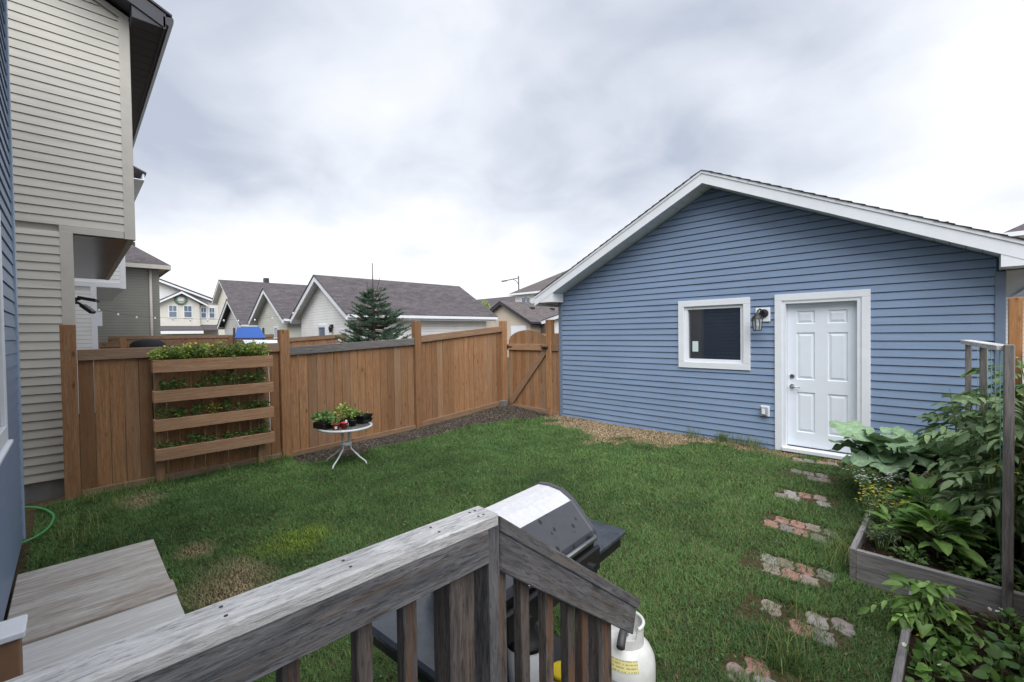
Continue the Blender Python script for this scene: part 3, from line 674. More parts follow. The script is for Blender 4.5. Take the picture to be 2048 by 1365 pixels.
# rear wall of the upper storey edge trim, rear eave with dark soffit, rake overhang
bx('rear_trim', -14.3, BX-.065, .60, .67, 3.39, 3.50, M['beige_trim'], bh)
ex, ey = -7.98, 1.03
for k in range(26):   # eave soffit strips
    x1 = ex-.02-k*.245; bx('eave_soffit', x1-.237, x1, .69, ey, 6.400, 6.412, M['dark_soffit'], bh)
bx('eave_fascia', -14.5, ex, ey, ey+.022, 6.385, 6.56, M['dark_trim'], bh)
gut = prism('gutter', [(ey+.023, 6.46), (ey+.06, 6.44), (ey+.115, 6.50), (ey+.115, 6.575), (ey+.105, 6.575), (ey+.023, 6.56)], 'x', -14.5, ex+.01, M['dark_trim'], bh)
bx('drip_edge', -14.5, ex+.012, ey+.116, ey+.122, 6.55, 6.585, M['white'], bh)
dR = lambda y, d: 6.60+(ey-y)*.46+d
O('rake_fascia', [(ex-.02, ey+.03, dR(ey, -.20)), (ex, ey+.03, dR(ey, -.20)), (ex, -4.2, dR(-4.2, -.20)), (ex-.02, -4.2, dR(-4.2, -.20)), (ex-.02, ey+.03, dR(ey, 0)), (ex, ey+.03, dR(ey, 0)), (ex, -4.2, dR(-4.2, 0)), (ex-.02, -4.2, dR(-4.2, 0))], BF, M['dark_trim'], bh)
for k in range(18):   # rake soffit strips
    y1 = .68-k*.26; y0 = y1-.25
    O('rake_soffit', [(BX+.03, y0, dR(y0, -.175)), (ex-.022, y0, dR(y0, -.175)), (ex-.022, y1, dR(y1, -.175)), (BX+.03, y1, dR(y1, -.175)), (BX+.03, y0, dR(y0, -.163)), (ex-.022, y0, dR(y0, -.163)), (ex-.022, y1, dR(y1, -.163)), (BX+.03, y1, dR(y1, -.163))], BF, M['dark_soffit'], bh)
prism('eave_return', [(.69, 6.413), (ey, 6.413), (ey, 6.56), (.69, 6.72)], 'x', BX+.03, ex-.022, M['dark_trim'], bh)
O('roof', [(-14.5, ey+.1, 6.585), (ex+.02, ey+.1, 6.585), (ex+.02, -4.2, 6.585+(ey+4.3)*.46), (-14.5, -4.2, 6.585+(ey+4.3)*.46), (-14.5, ey+.1, 6.615), (ex+.02, ey+.1, 6.615), (ex+.02, -4.2, 6.62+(ey+4.3)*.46), (-14.5, -4.2, 6.62+(ey+4.3)*.46)], BF, M['shingle_x'], bh)
rearw = bx('rear_window', -10.2, -9.4, .022, .05, 1.9, 3.05, M['glass_sky'], bh)
trim_frame('frame', -10.28, -9.32, 1.82, 3.13, .08, .03, .07, M['white'], rearw) if False else None
fl = thing('floodlight', 'black twin security floodlight on the beige house rear wall', 'floodlight', (-9.5, .06, 2.58))
bx('base', -9.56, -9.44, .03, .075, 2.53, 2.63, M['black'], fl, .01)
beam('head', (-9.5, .10, 2.63), (-9.42, .30, 2.585), .16, .05, M['black'], fl, bevel=.008); beam('head', (-9.52, .13, 2.52), (-9.46, .25, 2.40), .13, .05, M['black'], fl, bevel=.008)
tube('arm', [(-9.5, .07, 2.60), (-9.5, .11, 2.61)], .018, M['black'], fl); tube('arm', [(-9.5, .07, 2.56), (-9.51, .14, 2.51)], .018, M['black'], fl)

# ------------------------------------------------------------------ background houses and garages
def win_far(parent, face, c, u0, u1, z0, z1, m=None, muntin=True, sgn=1):
    """window on a wall; face 'x' = wall plane x=c, 'y' = plane y=c; sgn = outward direction"""
    def b(nm, u0, u1, z0, z1, o0, o1, mm, par):
        lo, hi = sorted((c+sgn*o0, c+sgn*o1))
        return bx(nm, lo, hi, u0, u1, z0, z1, mm, par) if face == 'x' else bx(nm, u0, u1, lo, hi, z0, z1, mm, par)
    w = b('window', u0, u1, z0, z1, .005, .03, m or M['glass_sky'], parent); t = .09
    for a in ((u0-t, u1+t, z1, z1+t), (u0-t, u1+t, z0-t, z0), (u0-t, u0, z0, z1), (u1, u1+t, z0, z1)): b('frame', *a, .004, .06, M['white'], w)
    if muntin:
        b('muntin', u0, u1, (z0+z1)/2-.03, (z0+z1)/2+.03, .031, .05, M['white'], w); b('muntin', (u0+u1)/2-.02, (u0+u1)/2+.02, (z0+z1)/2+.03, z1, .031, .045, M['white'], w)
    return w
def gable_bldg(name, label, cat, x0, x1, y0, y1, zb, eave, slope, wallm, roofm, trimm, ridge='y', oh=.35, group=None):
    t = thing(name, label, cat, ((x0+x1)/2, (y0+y1)/2, zb), group)
    if ridge == 'y': c = (x0+x1)/2; hwid = (x1-x0)/2; pk = eave+slope*hwid; prism('wall', [(x0, zb), (x1, zb), (x1, eave), (c, pk), (x0, eave)], 'y', y0, y1, wallm, t)
    else: c = (y0+y1)/2; hwid = (y1-y0)/2; pk = eave+slope*hwid; prism('wall', [(y0, zb), (y1, zb), (y1, eave), (c, pk), (y0, eave)], 'x', x0, x1, wallm, t)
    a0, a1 = (y0-oh, y1+oh) if ridge == 'y' else (x0-oh, x1+oh)
    ee = hwid+oh; ze = pk-slope*ee; T = .12
    for s in (-1, 1):
        pl = [(c, pk+.02), (c+s*ee, ze+.02), (c+s*ee, ze+.05), (c, pk+.06)]
        # roof skin overhangs, fascia boards on rake and eave, soffit below
        prism('roof', [(c, pk+.10), (c+s*(ee+.05), ze+.10-slope*.05), (c+s*(ee+.05), ze+.14-slope*.05), (c, pk+.14)], 'y' if ridge == 'y' else 'x', a0-.03, a1+.03, roofm, t)
        for q0, q1 in ((a0, a0+.04), (a1-.04, a1)):
            prism('rake_fascia', [(c, pk-.12), (c+s*ee, ze-.12), (c+s*ee, ze+.098), (c, pk+.098)], 'y' if ridge == 'y' else 'x', q0, q1, trimm, t)
        prism('soffit', [(c, pk+.03), (c+s*ee, ze+.03), (c+s*ee, ze+.05), (c, pk+.05)], 'y' if ridge == 'y' else 'x', a0+.041, a1-.041, M['white_soffit'] if trimm is M['white'] else M['dark_soffit'], t)
        e0, e1 = sorted((c+s*(ee-.03), c+s*(ee+.02)))
        if ridge == 'y': bx('eave_fascia', e0, e1, a0+.041, a1-.041, ze-.12, ze+.09, trimm, t); bx('gutter', *sorted((c+s*(ee+.021), c+s*(ee+.12))), a0+.05, a1-.05, ze-.04, ze+.07, trimm, t)
        else: bx('eave_fascia', a0+.041, a1-.041, e0, e1, ze-.12, ze+.09, trimm, t); bx('gutter', a0+.05, a1-.05, *sorted((c+s*(ee+.021), c+s*(ee+.12))), ze-.04, ze+.07, trimm, t)
    return t
def hip_bldg(name, label, cat, x0, x1, y0, y1, zb, eave, rise, wallm, roofm, trimm, oh=.45, inset=None):
    t = thing(name, label, cat, ((x0+x1)/2, (y0+y1)/2, zb))
    bx('wall', x0, x1, y0, y1, zb, eave, wallm, t)
    X0, X1, Y0, Y1 = x0-oh, x1+oh, y0-oh, y1+oh; ins = inset or min(X1-X0, Y1-Y0)/2*.98
    if X1-X0 >= Y1-Y0: A, B = (X0+ins, (Y0+Y1)/2), (X1-ins, (Y0+Y1)/2)
    else: A, B = ((X0+X1)/2, Y0+ins), ((X0+X1)/2, Y1-ins)
    V = [(X0, Y0, eave+.12), (X1, Y0, eave+.12), (X1, Y1, eave+.12), (X0, Y1, eave+.12), (*A, eave+.12+rise), (*B, eave+.12+rise)]
    F = [(0, 1, 5, 4), (1, 2, 5), (2, 3, 4, 5), (3, 0, 4), (3, 2, 1, 0)] if X1-X0 >= Y1-Y0 else [(0, 1, 4), (1, 2, 5, 4), (2, 3, 5), (3, 0, 4, 5), (3, 2, 1, 0)]
    O('roof', V, F, roofm, t)
    bx('soffit', X0+.03, X1-.03, Y0+.03, Y1-.03, eave+.0, eave+.02, M['white_soffit'] if trimm is M['white'] else M['beige_trim'], t)
    for a in ((X0, X1, Y0, Y0+.029), (X0, X1, Y1-.029, Y1), (X0, X0+.029, Y0+.03, Y1-.03), (X1-.029, X1, Y0+.03, Y1-.03)): bx('fascia', *a, eave-.06, eave+.115, trimm, t)
    return t
GR = 'garages along the back lane'
gA = gable_bldg('lane_garage', 'white gabled garage with grey shingles behind the spruce', 'garage', -20.72, -15.75, 7.3, 13.9, 0, 2.87, .575, M['lap_white'], M['shingle_y'], M['white'])
win_far(gA, 'y', 7.3, -18.68, -18.0, 1.45, 2.33, muntin=False, sgn=-1)
bx('side_door', -16.9, -16.1, 7.26, 7.30, .2, 2.2, M['white'], gA)
lA = thing('porch_lamp', 'small black lamp on the white lane garage gable', 'lamp', (-17.35, 7.25, 2.25))
lathe('shade', [(.05, -.14), (.09, .05), (.02, .16)], (-17.35, 7.2, 2.25), M['black'], lA, 8, False); bx('mount', -17.41, -17.29, 7.2, 7.298, 2.3, 2.42, M['black'], lA)
gB = gable_bldg('lane_garage', 'pale green gabled garage between the white and the grey garage', 'garage', -27.3, -22.5, 7.3, 13.9, 0, 2.93, .575, M['lap_green'], M['shingle_y'], M['white'])
win_far(gB, 'y', 7.3, -24.3, -23.8, 1.4, 2.4, sgn=-1)
gC = gable_bldg('lane_garage', 'grey gabled garage, farthest left of the gabled garages', 'garage', -34.7, -29.8, 7.3, 13.9, 0, 2.82, .575, M['lap_grey'], M['shingle_y'], M['white_soffit'])
# white house beyond, with round wreath ornament
hE = gable_bldg('far_house', 'far white two storey house with round wreath in its gable', 'house', -80, -69, 4.2, 14.0, 0, 6.35, .40, M['lap_cream'], M['shingle_x'], M['white'], ridge='x', oh=.5) if False else None
hE = thing('far_house', 'far white two storey house with a wreath under its gable', 'house', (-72, 9, 0))
bx('wall', -80, -69.9, -1, 14.0, 0, 6.35, M['lap_cream'], hE)
prism('front_gable', [(7.6, 2.9), (11.8, 2.9), (11.8, 6.3), (9.9, 7.5), (7.6, 6.2)], 'x', -69.899, -69, M['lap_cream'], hE)
prism('main_gable', [(-1, 6.351), (14.2, 6.351), (6.6, 9.4)], 'x', -79.5, -69.95, M['lap_white'], hE)
for s in (-1, 1):
    prism('roof', [(9.9, 7.75), (9.9+s*2.75, 6.15), (9.9+s*2.75, 6.30), (9.9, 7.9)], 'x', -70, -68.5, M['shingle_x'], hE)
    prism('rake_fascia', [(9.9, 7.5), (9.9+s*2.72, 5.95), (9.9+s*2.72, 6.15), (9.9, 7.75)], 'x', -68.6, -68.45, M['white'], hE)
    prism('roof', [(6.6, 9.6), (6.6+s*8.1, 6.38), (6.6+s*8.1, 6.55), (6.6, 9.78)], 'x', -80, -69.2, M['shingle_x'], hE)
    prism('rake_fascia', [(6.6, 9.35), (6.6+s*8.0, 6.15), (6.6+s*8.0, 6.38), (6.6, 9.6)], 'x', -69.35, -69.2, M['white'], hE)
bx('side_wing', -72, -69.3, 11.801, 13.9, 2.9, 6.2, M['lap_cream'], hE)
for a, b in ((8.66, 9.40), (10.18, 10.94)): win_far(hE, 'x', -69, a, b, 4.55, 5.95, sgn=1)
for a, b in ((12.02, 12.52), (12.92, 13.45)): win_far(hE, 'x', -69.3, a, b, 4.52, 5.8, sgn=1)
prism('porch_roof', [(-69, 3.45), (-67.6, 2.95), (-67.6, 2.8), (-69, 2.8)], 'y', 6.5, 11.9, M['shingle_x'], hE)
prism('porch_roof', [(-69.3, 3.6), (-68.4, 2.95), (-68.4, 2.85), (-69.3, 2.85)], 'y', 11.95, 14.1, M['shingle_x'], hE)
bx('porch_fascia', -67.62, -67.5, 6.5, 11.9, 2.45, 2.8, M['white'], hE)
V, F = [], []
tube_geo([(-68.9, 9.85+.55*math.cos(a), 6.75+.55*math.sin(a)) for a in np.linspace(0, 6.2832, 25)], .12, 6, V, F, False)
wr_ = thing('wreath', 'round green wreath high on the far white house', 'wreath', (-68.95, 9.85, 6.2)); O('ring', V, F, plain('wreath_green', (.10, .19, .13), .8, var=.4, scale=8), wr_)
bx('medallion', -68.96, -68.9, 9.55, 10.15, 6.55, 6.95, M['white'], wr_, .02)
# big dark roofed house behind the garages
hD = gable_bldg('far_house', 'big far house with long dark roof behind the gabled garages', 'house', -60.0, -53.4, 12, 30, 0, 6.1, .60, M['lap_cream'], M['shingle_y'], M['white'], oh=.5)
bx('chimney', -57.2, -56.7, 16, 16.5, 7.8, 8.75, M['dark_trim'], hD)
hD2 = gable_bldg('far_house', 'far grey gabled house peeking over the dark roof', 'house', -58, -50, 25.5, 32, 0, 6.4, .45, M['lap_grey'], M['shingle_x'], M['white'], ridge='x', oh=.5)
hD3 = gable_bldg('far_house', 'small far gable beside the white garage roof peak', 'house', -46, -41, 22, 26, 0, 6.0, .5, M['lap_cream'], M['shingle_x'], M['white'], ridge='x', oh=.4)
# right of the spruce: beige garage with dark trim, hipped house, dark long roofs
gG = gable_bldg('lane_garage', 'beige gabled garage with charcoal trim seen above the gate', 'garage', -24.9, -19.8, 21.3, 27, 0, 2.75, .52, M['lap_beige'], M['shingle_b'], M['dark_trim'], oh=.3)
bx('garage_door', -21.55, -20.15, 21.24, 21.3, .2, 2.45, M['white'], gG)
for y in (23.0, 25.2): bx('roof_vent', -21.5, -21.2, y, y+.3, 3.52, 3.78, M['black'], gG)
bx('annex_wall', -19.79, -17.8, 22.3, 22.5, 0, 2.6, M['lap_taupe'], gG)
gG2 = gable_bldg('lane_garage', 'white lane garage half hidden behind the blue garage corner', 'garage', -18.6, -13.2, 21.6, 27, 0, 2.7, .25, M['lap_white'], M['shingle_b'], M['white'], oh=.25)
bx('garage_door', -17.6, -15.2, 21.54, 21.6, .2, 2.2, M['white_soffit'], gG2)
hF = hip_bldg('far_house', 'white two storey house with hipped roof above the beige garage', 'house', -30.2, -20.5, 30.4, 38, 0, 5.62, 2.3, M['lap_white'], M['shingle_b'], M['white'])
for a, b in ((-29.25, -28.75), (-28.7, -28.25), (-26.6, -25.6)): win_far(hF, 'y', 30.4, a, b, 4.2, 5.25, muntin=False, sgn=-1)
hH = gable_bldg('far_house', 'far house with wide dark roof left of the hipped house', 'house', -46, -34.5, 34, 41, 0, 4.3, .55, M['lap_grey'], M['shingle_x'], M['white'], ridge='x', oh=.4)
# right neighbour's buildings glimpsed past the garage corner
gR = gable_bldg('neighbour_garage', 'white neighbour garage glimpsed past the right garage corner', 'garage', .95, 7.0, 16.2, 22.5, 0, 3.0, .42, M['lap_white'], M['shingle_b'], M['white'], oh=.35) if False else None
gR = thing('neighbour_garage', 'white building with brown eave glimpsed past the right garage corner', 'house', (4, 18, 0))
bx('wall', .60, 8, 17.0, 24, 0, 3.3, M['lap_white'], gR)
O('roof', [(.2, 15.9, 3.42), (8, 15.9, 3.42), (8, 20, 4.0), (.2, 20, 4.0), (.2, 15.9, 3.50), (8, 15.9, 3.50), (8, 20, 4.1), (.2, 20, 4.1)], BF, M['shingle_b'], gR)
for k in range(7): bx('soffit_panel', .2, 8, 15.95+k*.15, 16.08+k*.15, 3.38, 3.40, M['brown_soffit'], gR)
bx('fascia', .2, 8, 15.86, 15.899, 3.30, 3.52, M['brown_soffit'], gR)
hR = hip_bldg('far_house', 'far house with grey hipped roof above the right garage eave', 'house', 1.62, 12, 27, 36, 0, 5.6, 3.0, M['lap_white'], M['shingle_x'], M['white'])

# olive and white houses in the row beyond the beige one
h2 = thing('row_house', 'white sided house tucked behind the beige house corner', 'house', (-19.5, -3, 0)); 
bx('wall', -22.4, -16.5, -9, .5, 0, 3.42, M['lap_white'], h2); bx('upper_wall', -22.4, -16.5, -9, 1.10, 3.421, 6.4, M['lap_white'], h2)
bx('corner_trim', -16.52, -16.47, .39, .51, 0, 3.40, M['white'], h2); bx('corner_trim', -16.52, -16.47, 1.0, 1.12, 3.38, 6.4, M['white'], h2); bx('band_trim', -16.52, -16.47, -2, .999, 3.40, 3.52, M['white'], h2)
bx('soffit', -22.4, -16.53, .52, 1.09, 3.39, 3.41, M['white_soffit'], h2)
bx('eave_soffit', -22.6, -16.15, 1.1, 1.52, 6.42, 6.44, M['white'], h2); bx('eave_fascia', -22.6, -16.15, 1.521, 1.56, 6.42, 6.6, M['white'], h2); O('roof', [(-22.7, 1.6, 6.6), (-16.1, 1.6, 6.6), (-16.1, -4, 9.1), (-22.7, -4, 9.1), (-22.7, 1.6, 6.64), (-16.1, 1.6, 6.64), (-16.1, -4, 9.14), (-22.7, -4, 9.14)], BF, M['shingle_x'], h2)
pl_ = bx('porch_light', -16.9, -16.75, .51, .62, 2.35, 2.75, M['white'], h2)
h3 = hip_bldg('row_house', 'olive grey sided house with hipped roof and downspout', 'house', -30.5, -24.5, -7, 2.76, 0, 5.0, 2.6, M['lap_olive'], M['shingle_y'], M['beige_trim'], oh=.38)
tube('downspout', [(-24.45, 2.46, 4.95), (-24.44, 2.46, 2.1), (-24.44, 2.46, .3)], .05, M['beige_trim'], h3)
bx('flue', -25.9, -25.75, 1.95, 2.1, 5.6, 6.25, M['dark_trim'], h3)

# fences between the neighbouring yards
def yard_fence(label, X, y0, y1, top, bot, pcs, mt, posts_, rail=True, xdir=False):
    t = thing('yard_fence', label, 'fence', (X, (y0+y1)/2, 0)); n = int((y1-y0)/pcs)
    for k in range(n):
        a = y0+k*pcs; zt = top(a); bx('picket', X-.018, X, a+.002, a+pcs-.004, bot, zt-.05, mt, t)
    m_ = 5; st = (y1-y0)/m_
    for k in range(m_):
        a, b = y0+k*st, y0+(k+1)*st
        V = []
        for y in (a, b): V += [(X+.001, y, top(y)-.13), (X+.04, y, top(y)-.13), (X+.04, y, top(y)), (X+.001, y, top(y))]
        O('top_rail', V, [(0, 1, 2, 3), (7, 6, 5, 4), (0, 4, 5, 1), (1, 5, 6, 2), (2, 6, 7, 3), (3, 7, 4, 0)], M['cedar_rail'] if mt is M['cedar'] else mt, t, grain=(0, 1, 0))
    for y, z in posts_: bx('post', X-.05, X+.06, y-.06, y+.06, 0, z, M['cedar'], t)
    return t
yard_fence('cedar fence across the neighbouring yard behind the planter', -15.4, .5, 6.8, lambda y: 1.905+max(0, y-4.4)*.055, .2, .14, M['cedar'], [(.95, 2.02), (3.4, 2.02), (6.85, 2.08)])
yard_fence('farther cedar fence in front of the grey garages', -23.2, 1.0, 6.9, lambda y: 2.085, .2, .14, M['cedar'], [(5.9, 2.15)])
yard_fence('pale new fence beyond the gate in the lane', -13.6, 14.2, 18.5, lambda y: 1.95, .2, .14, M['cedar_orange'], [(14.2, 2.0)])
# right side fence behind the tomatoes
rf_ = thing('wooden_fence', 'orange cedar fence behind the trellis at the right edge', 'fence', (.45, 4.5, .1))
for y in (6.76, 4.32, 1.9): bx('post', .335, .43, y-.045, y+.045, .05, 2.28, M['cedar_orange'], rf_, .005)
for k in range(38): bx('picket', .50, .518, 1.4+k*.142, 1.4+k*.142+.138, .12, 1.80, M['cedar_orange'], rf_, .002)
for z in (.35, 1.62): bx('rail', .455, .499, 1.4, 6.79, z, z+.09, M['cedar_orange'], rf_)

# things in the neighbours' yards
tp = thing('swing_frame', 'blue canopy on a swing frame beyond the planter', 'swing', (-14.4, 3.62, 0))
O('canopy', [(-14.75, 3.42, 2.25), (-14.70, 3.98, 2.27), (-14.25, 4.02, 1.93), (-14.30, 3.24, 1.94), (-14.77, 3.42, 2.27), (-14.72, 3.98, 2.29), (-14.23, 4.02, 1.95), (-14.28, 3.24, 1.96)], BF, plain('blue_canopy', (.012, .085, .36), .5), tp)
for y in (3.24, 4.0):
    tube('leg', [(-14.75, y+.1, 2.25), (-14.2, y-.05, .05)], .03, M['black'], tp); tube('leg', [(-14.75, y+.1, 2.25), (-15.1, y+.1, .05)], .03, M['black'], tp)
sh = thing('plastic_shed', 'low white shed roof just over the fence rail', 'shed', (-10, 2.8, 0))
bx('wall', -10.5, -9.95, 2.5, 3.12, .05, 1.72, M['white_soffit'], sh); O('lid', [(-10.6, 2.55, 1.90), (-10.55, 3.2, 1.885), (-9.9, 3.25, 1.79), (-9.9, 2.44, 1.81), (-10.6, 2.55, 1.93), (-10.55, 3.2, 1.915), (-9.9, 3.25, 1.82), (-9.9, 2.44, 1.84)], BF, M['white'], sh, bevel=.01)
cv = thing('covered_heater', 'black fabric cover over something tall behind the far fence', 'cover', (-13, 1.25, 0))
lathe('cover', [(.24, .1), (.30, .8), (.33, 1.7), (.32, 1.87), (.24, 1.94), (.10, 1.98), (.01, 1.985)], (-13, 1.23, 0), plain('black_fabric', (.012, .012, .016), .8, var=.3), cv, 14)
st_ = thing('string_lights', 'string of small white bulbs across the neighbouring yard', 'lights', (-17.5, 2, 2.6))
pts_ = [(-16.45, .55, 2.80), (-16.6, 1.2, 2.63), (-16.7, 1.9, 2.60), (-16.6, 2.6, 2.56), (-16.4, 3.3, 2.55), (-16.1, 3.9, 2.53), (-15.6, 4.6, 2.6), (-15.4, 5.6, 2.9)]
tube('cable', pts_, .003, M['black'], st_, 5)
for k in range(12):
    t = k/11*6.6; i = int(t); q = t-i; a, b = Vector(pts_[i]), Vector(pts_[i+1]); p = a.lerp(b, q)
    lathe('bulb', [(.010, 0), (.022, -.02), (.026, -.045), (.015, -.07), (.004, -.075)], p, M['white'], st_, 8)
sp_ = thing('street_lamp', 'tall street lamp with curved arm over the far roofs', 'street lamp', (-38.5, 39.4, 0))
tube('pole', [(-38.5, 39.4, 0), (-38.5, 39.4, 9.0)], [.11, .07], M['dark_trim'], sp_)
tube('arm', [(-38.5, 39.4, 8.75), (-39.0, 38.9, 8.62), (-39.6, 38.3, 8.45)], .05, M['dark_trim'], sp_); tube('brace', [(-38.5, 39.4, 7.6), (-38.55, 39.35, 8.1), (-38.75, 39.15, 8.45), (-39.0, 38.9, 8.6)], .035, M['dark_trim'], sp_)
beam('lamp_head', (-39.5, 38.4, 8.45), (-40.0, 37.9, 8.36), .26, .14, M['dark_trim'], sp_, bevel=.03)

# ------------------------------------------------------------------ spruce
tr = thing('spruce_tree', 'young blue spruce standing behind the fence', 'tree', (-11, 5.72, .1))
TX, TY = -11.0, 5.72
tube('trunk', [(TX, TY, 0), (TX, TY, 1.5), (TX+.01, TY, 2.9), (TX, TY-.01, 3.9)], [.07, .05, .025, .007], M['bark'], tr)
Vb, Fb = [], []; P, D, C, LL = [], [], [], []
def needles(p0, p1, dens=150, ln=.045):
    p0 = np.array(p0); p1 = np.array(p1); d = p1-p0; L = np.linalg.norm(d); d /= L; n = max(6, int(L*dens)); t = rng.random((n, 1))
    q = p0+d*L*t; e = sph(n); e -= (e@d)[:, None]*d; e /= np.linalg.norm(e, axis=1, keepdims=True)+1e-6
    P.append(q); D.append(e*.75+d*.7+np.array([0, 0, .15])); LL.append(ln*(.7+.5*rng.random(n))); C.append(cols(n, (.034, .070, .044), (.092, .150, .105), .22))
z = .55
while z < 3.15:
    R_ = float(np.interp(z, [.5, 1.8, 2.4, 2.9, 3.2], [1.18, 1.0, .72, .42, .20])); nb = int(9+R_*8)
    for k in range(nb):
        a = rng.random()*6.283; r_ = R_*(.72+.4*rng.random()); zb = z+rng.normal(0, .06); dr_ = np.array([math.cos(a), math.sin(a), 0])
        tipz = zb+r_*(.10+.14*rng.random()); mid = np.array([TX, TY, zb])+dr_*r_*.55+np.array([0, 0, -.02]); tip = np.array([TX, TY, tipz])+dr_*r_
        tube_geo([(TX, TY, zb), mid, tip], [.014, .009, .003], 4, Vb, Fb, False); b0 = np.array([TX, TY, zb])
        needles(b0+(mid-b0)*.5, mid, 170); needles(mid, tip, 230)
        for s in range(int(6+r_*9)):
            t = .3+.68*rng.random(); o_ = b0+(mid-b0)*(t/.55) if t < .55 else mid+(tip-mid)*((t-.55)/.45)
            a2 = a+(1 if s % 2 else -1)*(.6+.4*rng.random()); l_ = (.10+.24*rng.random())*(1.15-t)*1.3*max(.55, r_); tt = o_+np.array([math.cos(a2)*l_, math.sin(a2)*l_, l_*(.25+.3*rng.random())])
            needles(o_, tt, 420, .05)
    z += .145
for dx, dy, z0, z1 in ((0, 0, 3.1, 3.9), (.10, .16, 3.1, 3.55), (-.12, -.14, 3.1, 3.45), (.16, .20, 3.0, 3.32)):
    tube_geo([(TX, TY, z0-.1), (TX+dx*.6, TY+dy*.6, (z0+z1)/2-.1), (TX+dx, TY+dy, z1)], [.012, .008, .004], 4, Vb, Fb, False); needles((TX+dx*.3, TY+dy*.3, z0), (TX+dx, TY+dy, z1), 70, .03)
O('branch', Vb, Fb, M['bark'], tr, recalc=False, kind='stuff')
leafcloud('crown', np.concatenate(P), np.concatenate(D), np.concatenate(LL), .14, np.concatenate(C), M['needle'], tr, fold=.05, droop=.05)
lt = thing('birch_tree', 'pale green treetop showing over the far dark roof', 'tree', (-31.6, 27.6, 0))
tube('trunk', [(-31.6, 27.6, 0), (-31.5, 27.6, 3), (-31.6, 27.5, 4.8)], [.10, .07, .02], M['bark'], lt)
n = 900; d = sph(n); Pq = d*(rng.random((n, 1))**.4)*np.array([.55, .75, 1.0])+np.array([-31.6, 27.6, 4.1])
leafcloud('crown', Pq, d+rng.normal(0, .4, (n, 3)), .13, .6, cols(n, (.16, .22, .06), (.30, .36, .14)), M['leaf'], lt)

# ------------------------------------------------------------------ deck and railing
dk = thing('deck', 'weathered grey deck beside the house under the railing', 'deck', (0, .3, .0))
for k in range(9): bx('plank', -1.0+k*.1435, -1.0+k*.1435+.138, HY+.03, .93, .50, .535, M['grey_wood'], dk, .003)
bx('joist', -1.0, .29, .89, .929, .30, .499, M['grey_wood'], dk); bx('joist', -1.0, -.96, HY+.03, .889, .30, .499, M['grey_wood'], dk)
for k in range(3): bx('step', -.94, .25, .94+k*.26, 1.20+k*.26, .375-k*.14, .41-k*.14, M['grey_wood'], dk, .003)
rl = thing('deck_railing', 'weathered grey wooden deck railing in the foreground', 'railing', (-1.02, .9, .5))
RT = 1.46
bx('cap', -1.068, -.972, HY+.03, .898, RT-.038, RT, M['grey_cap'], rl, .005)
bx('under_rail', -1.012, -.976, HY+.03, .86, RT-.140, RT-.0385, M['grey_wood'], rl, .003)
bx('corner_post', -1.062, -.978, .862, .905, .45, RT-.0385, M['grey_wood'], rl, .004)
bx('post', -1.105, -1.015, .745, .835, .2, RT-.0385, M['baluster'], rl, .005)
for y in (-.14, .04, .225, .42, .535): 
    pass
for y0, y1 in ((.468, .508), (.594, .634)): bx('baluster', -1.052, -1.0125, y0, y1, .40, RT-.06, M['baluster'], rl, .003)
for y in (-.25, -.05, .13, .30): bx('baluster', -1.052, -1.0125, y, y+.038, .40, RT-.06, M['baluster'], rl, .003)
p0, p1 = Vector((-1.02, .909, 1.43)), Vector((-1.02, 1.735, .812))
dd = (p1-p0).normalized(); nn = Vector((0, -dd.z, dd.y)) if dd.y > 0 else None; nn = Vector((0, -dd.z, dd.y)); nn = nn if nn.z > 0 else -nn
def sheared(nm, z0off, z1off, x0, x1, m, ya=.907, yb=1.735, endtilt=.03):
    f = lambda y: 1.447-(y-.907)*.748
    V = [(x0, ya, f(ya)+z0off), (x1, ya, f(ya)+z0off), (x1, yb-endtilt, f(yb-endtilt)+z0off), (x0, yb-endtilt, f(yb-endtilt)+z0off), (x0, ya, f(ya)+z1off), (x1, ya, f(ya)+z1off), (x1, yb, f(yb)+z1off), (x0, yb, f(yb)+z1off)]
    return O(nm, V, BF, m, rl, grain=(0, .8, -.6), bevel=.004)
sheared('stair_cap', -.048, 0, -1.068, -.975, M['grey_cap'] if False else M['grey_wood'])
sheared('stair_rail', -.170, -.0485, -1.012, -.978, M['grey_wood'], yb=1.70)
fz = lambda y: 1.447-(y-.907)*.748
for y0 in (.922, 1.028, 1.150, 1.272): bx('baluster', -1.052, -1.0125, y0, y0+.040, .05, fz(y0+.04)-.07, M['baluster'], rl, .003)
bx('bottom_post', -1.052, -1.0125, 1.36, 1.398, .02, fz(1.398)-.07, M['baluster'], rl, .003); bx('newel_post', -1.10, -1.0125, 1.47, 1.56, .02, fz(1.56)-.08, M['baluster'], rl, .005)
V, F = [], []
for y in (.86, .84, .70, .45, .2): 
    for dx_ in (-.02, .02): tube_geo([(-1.02+dx_, y, RT-.002), (-1.02+dx_, y, RT+.0008)], .004, 8, V, F)
O('screw_heads', V, F, M['black'], rl)

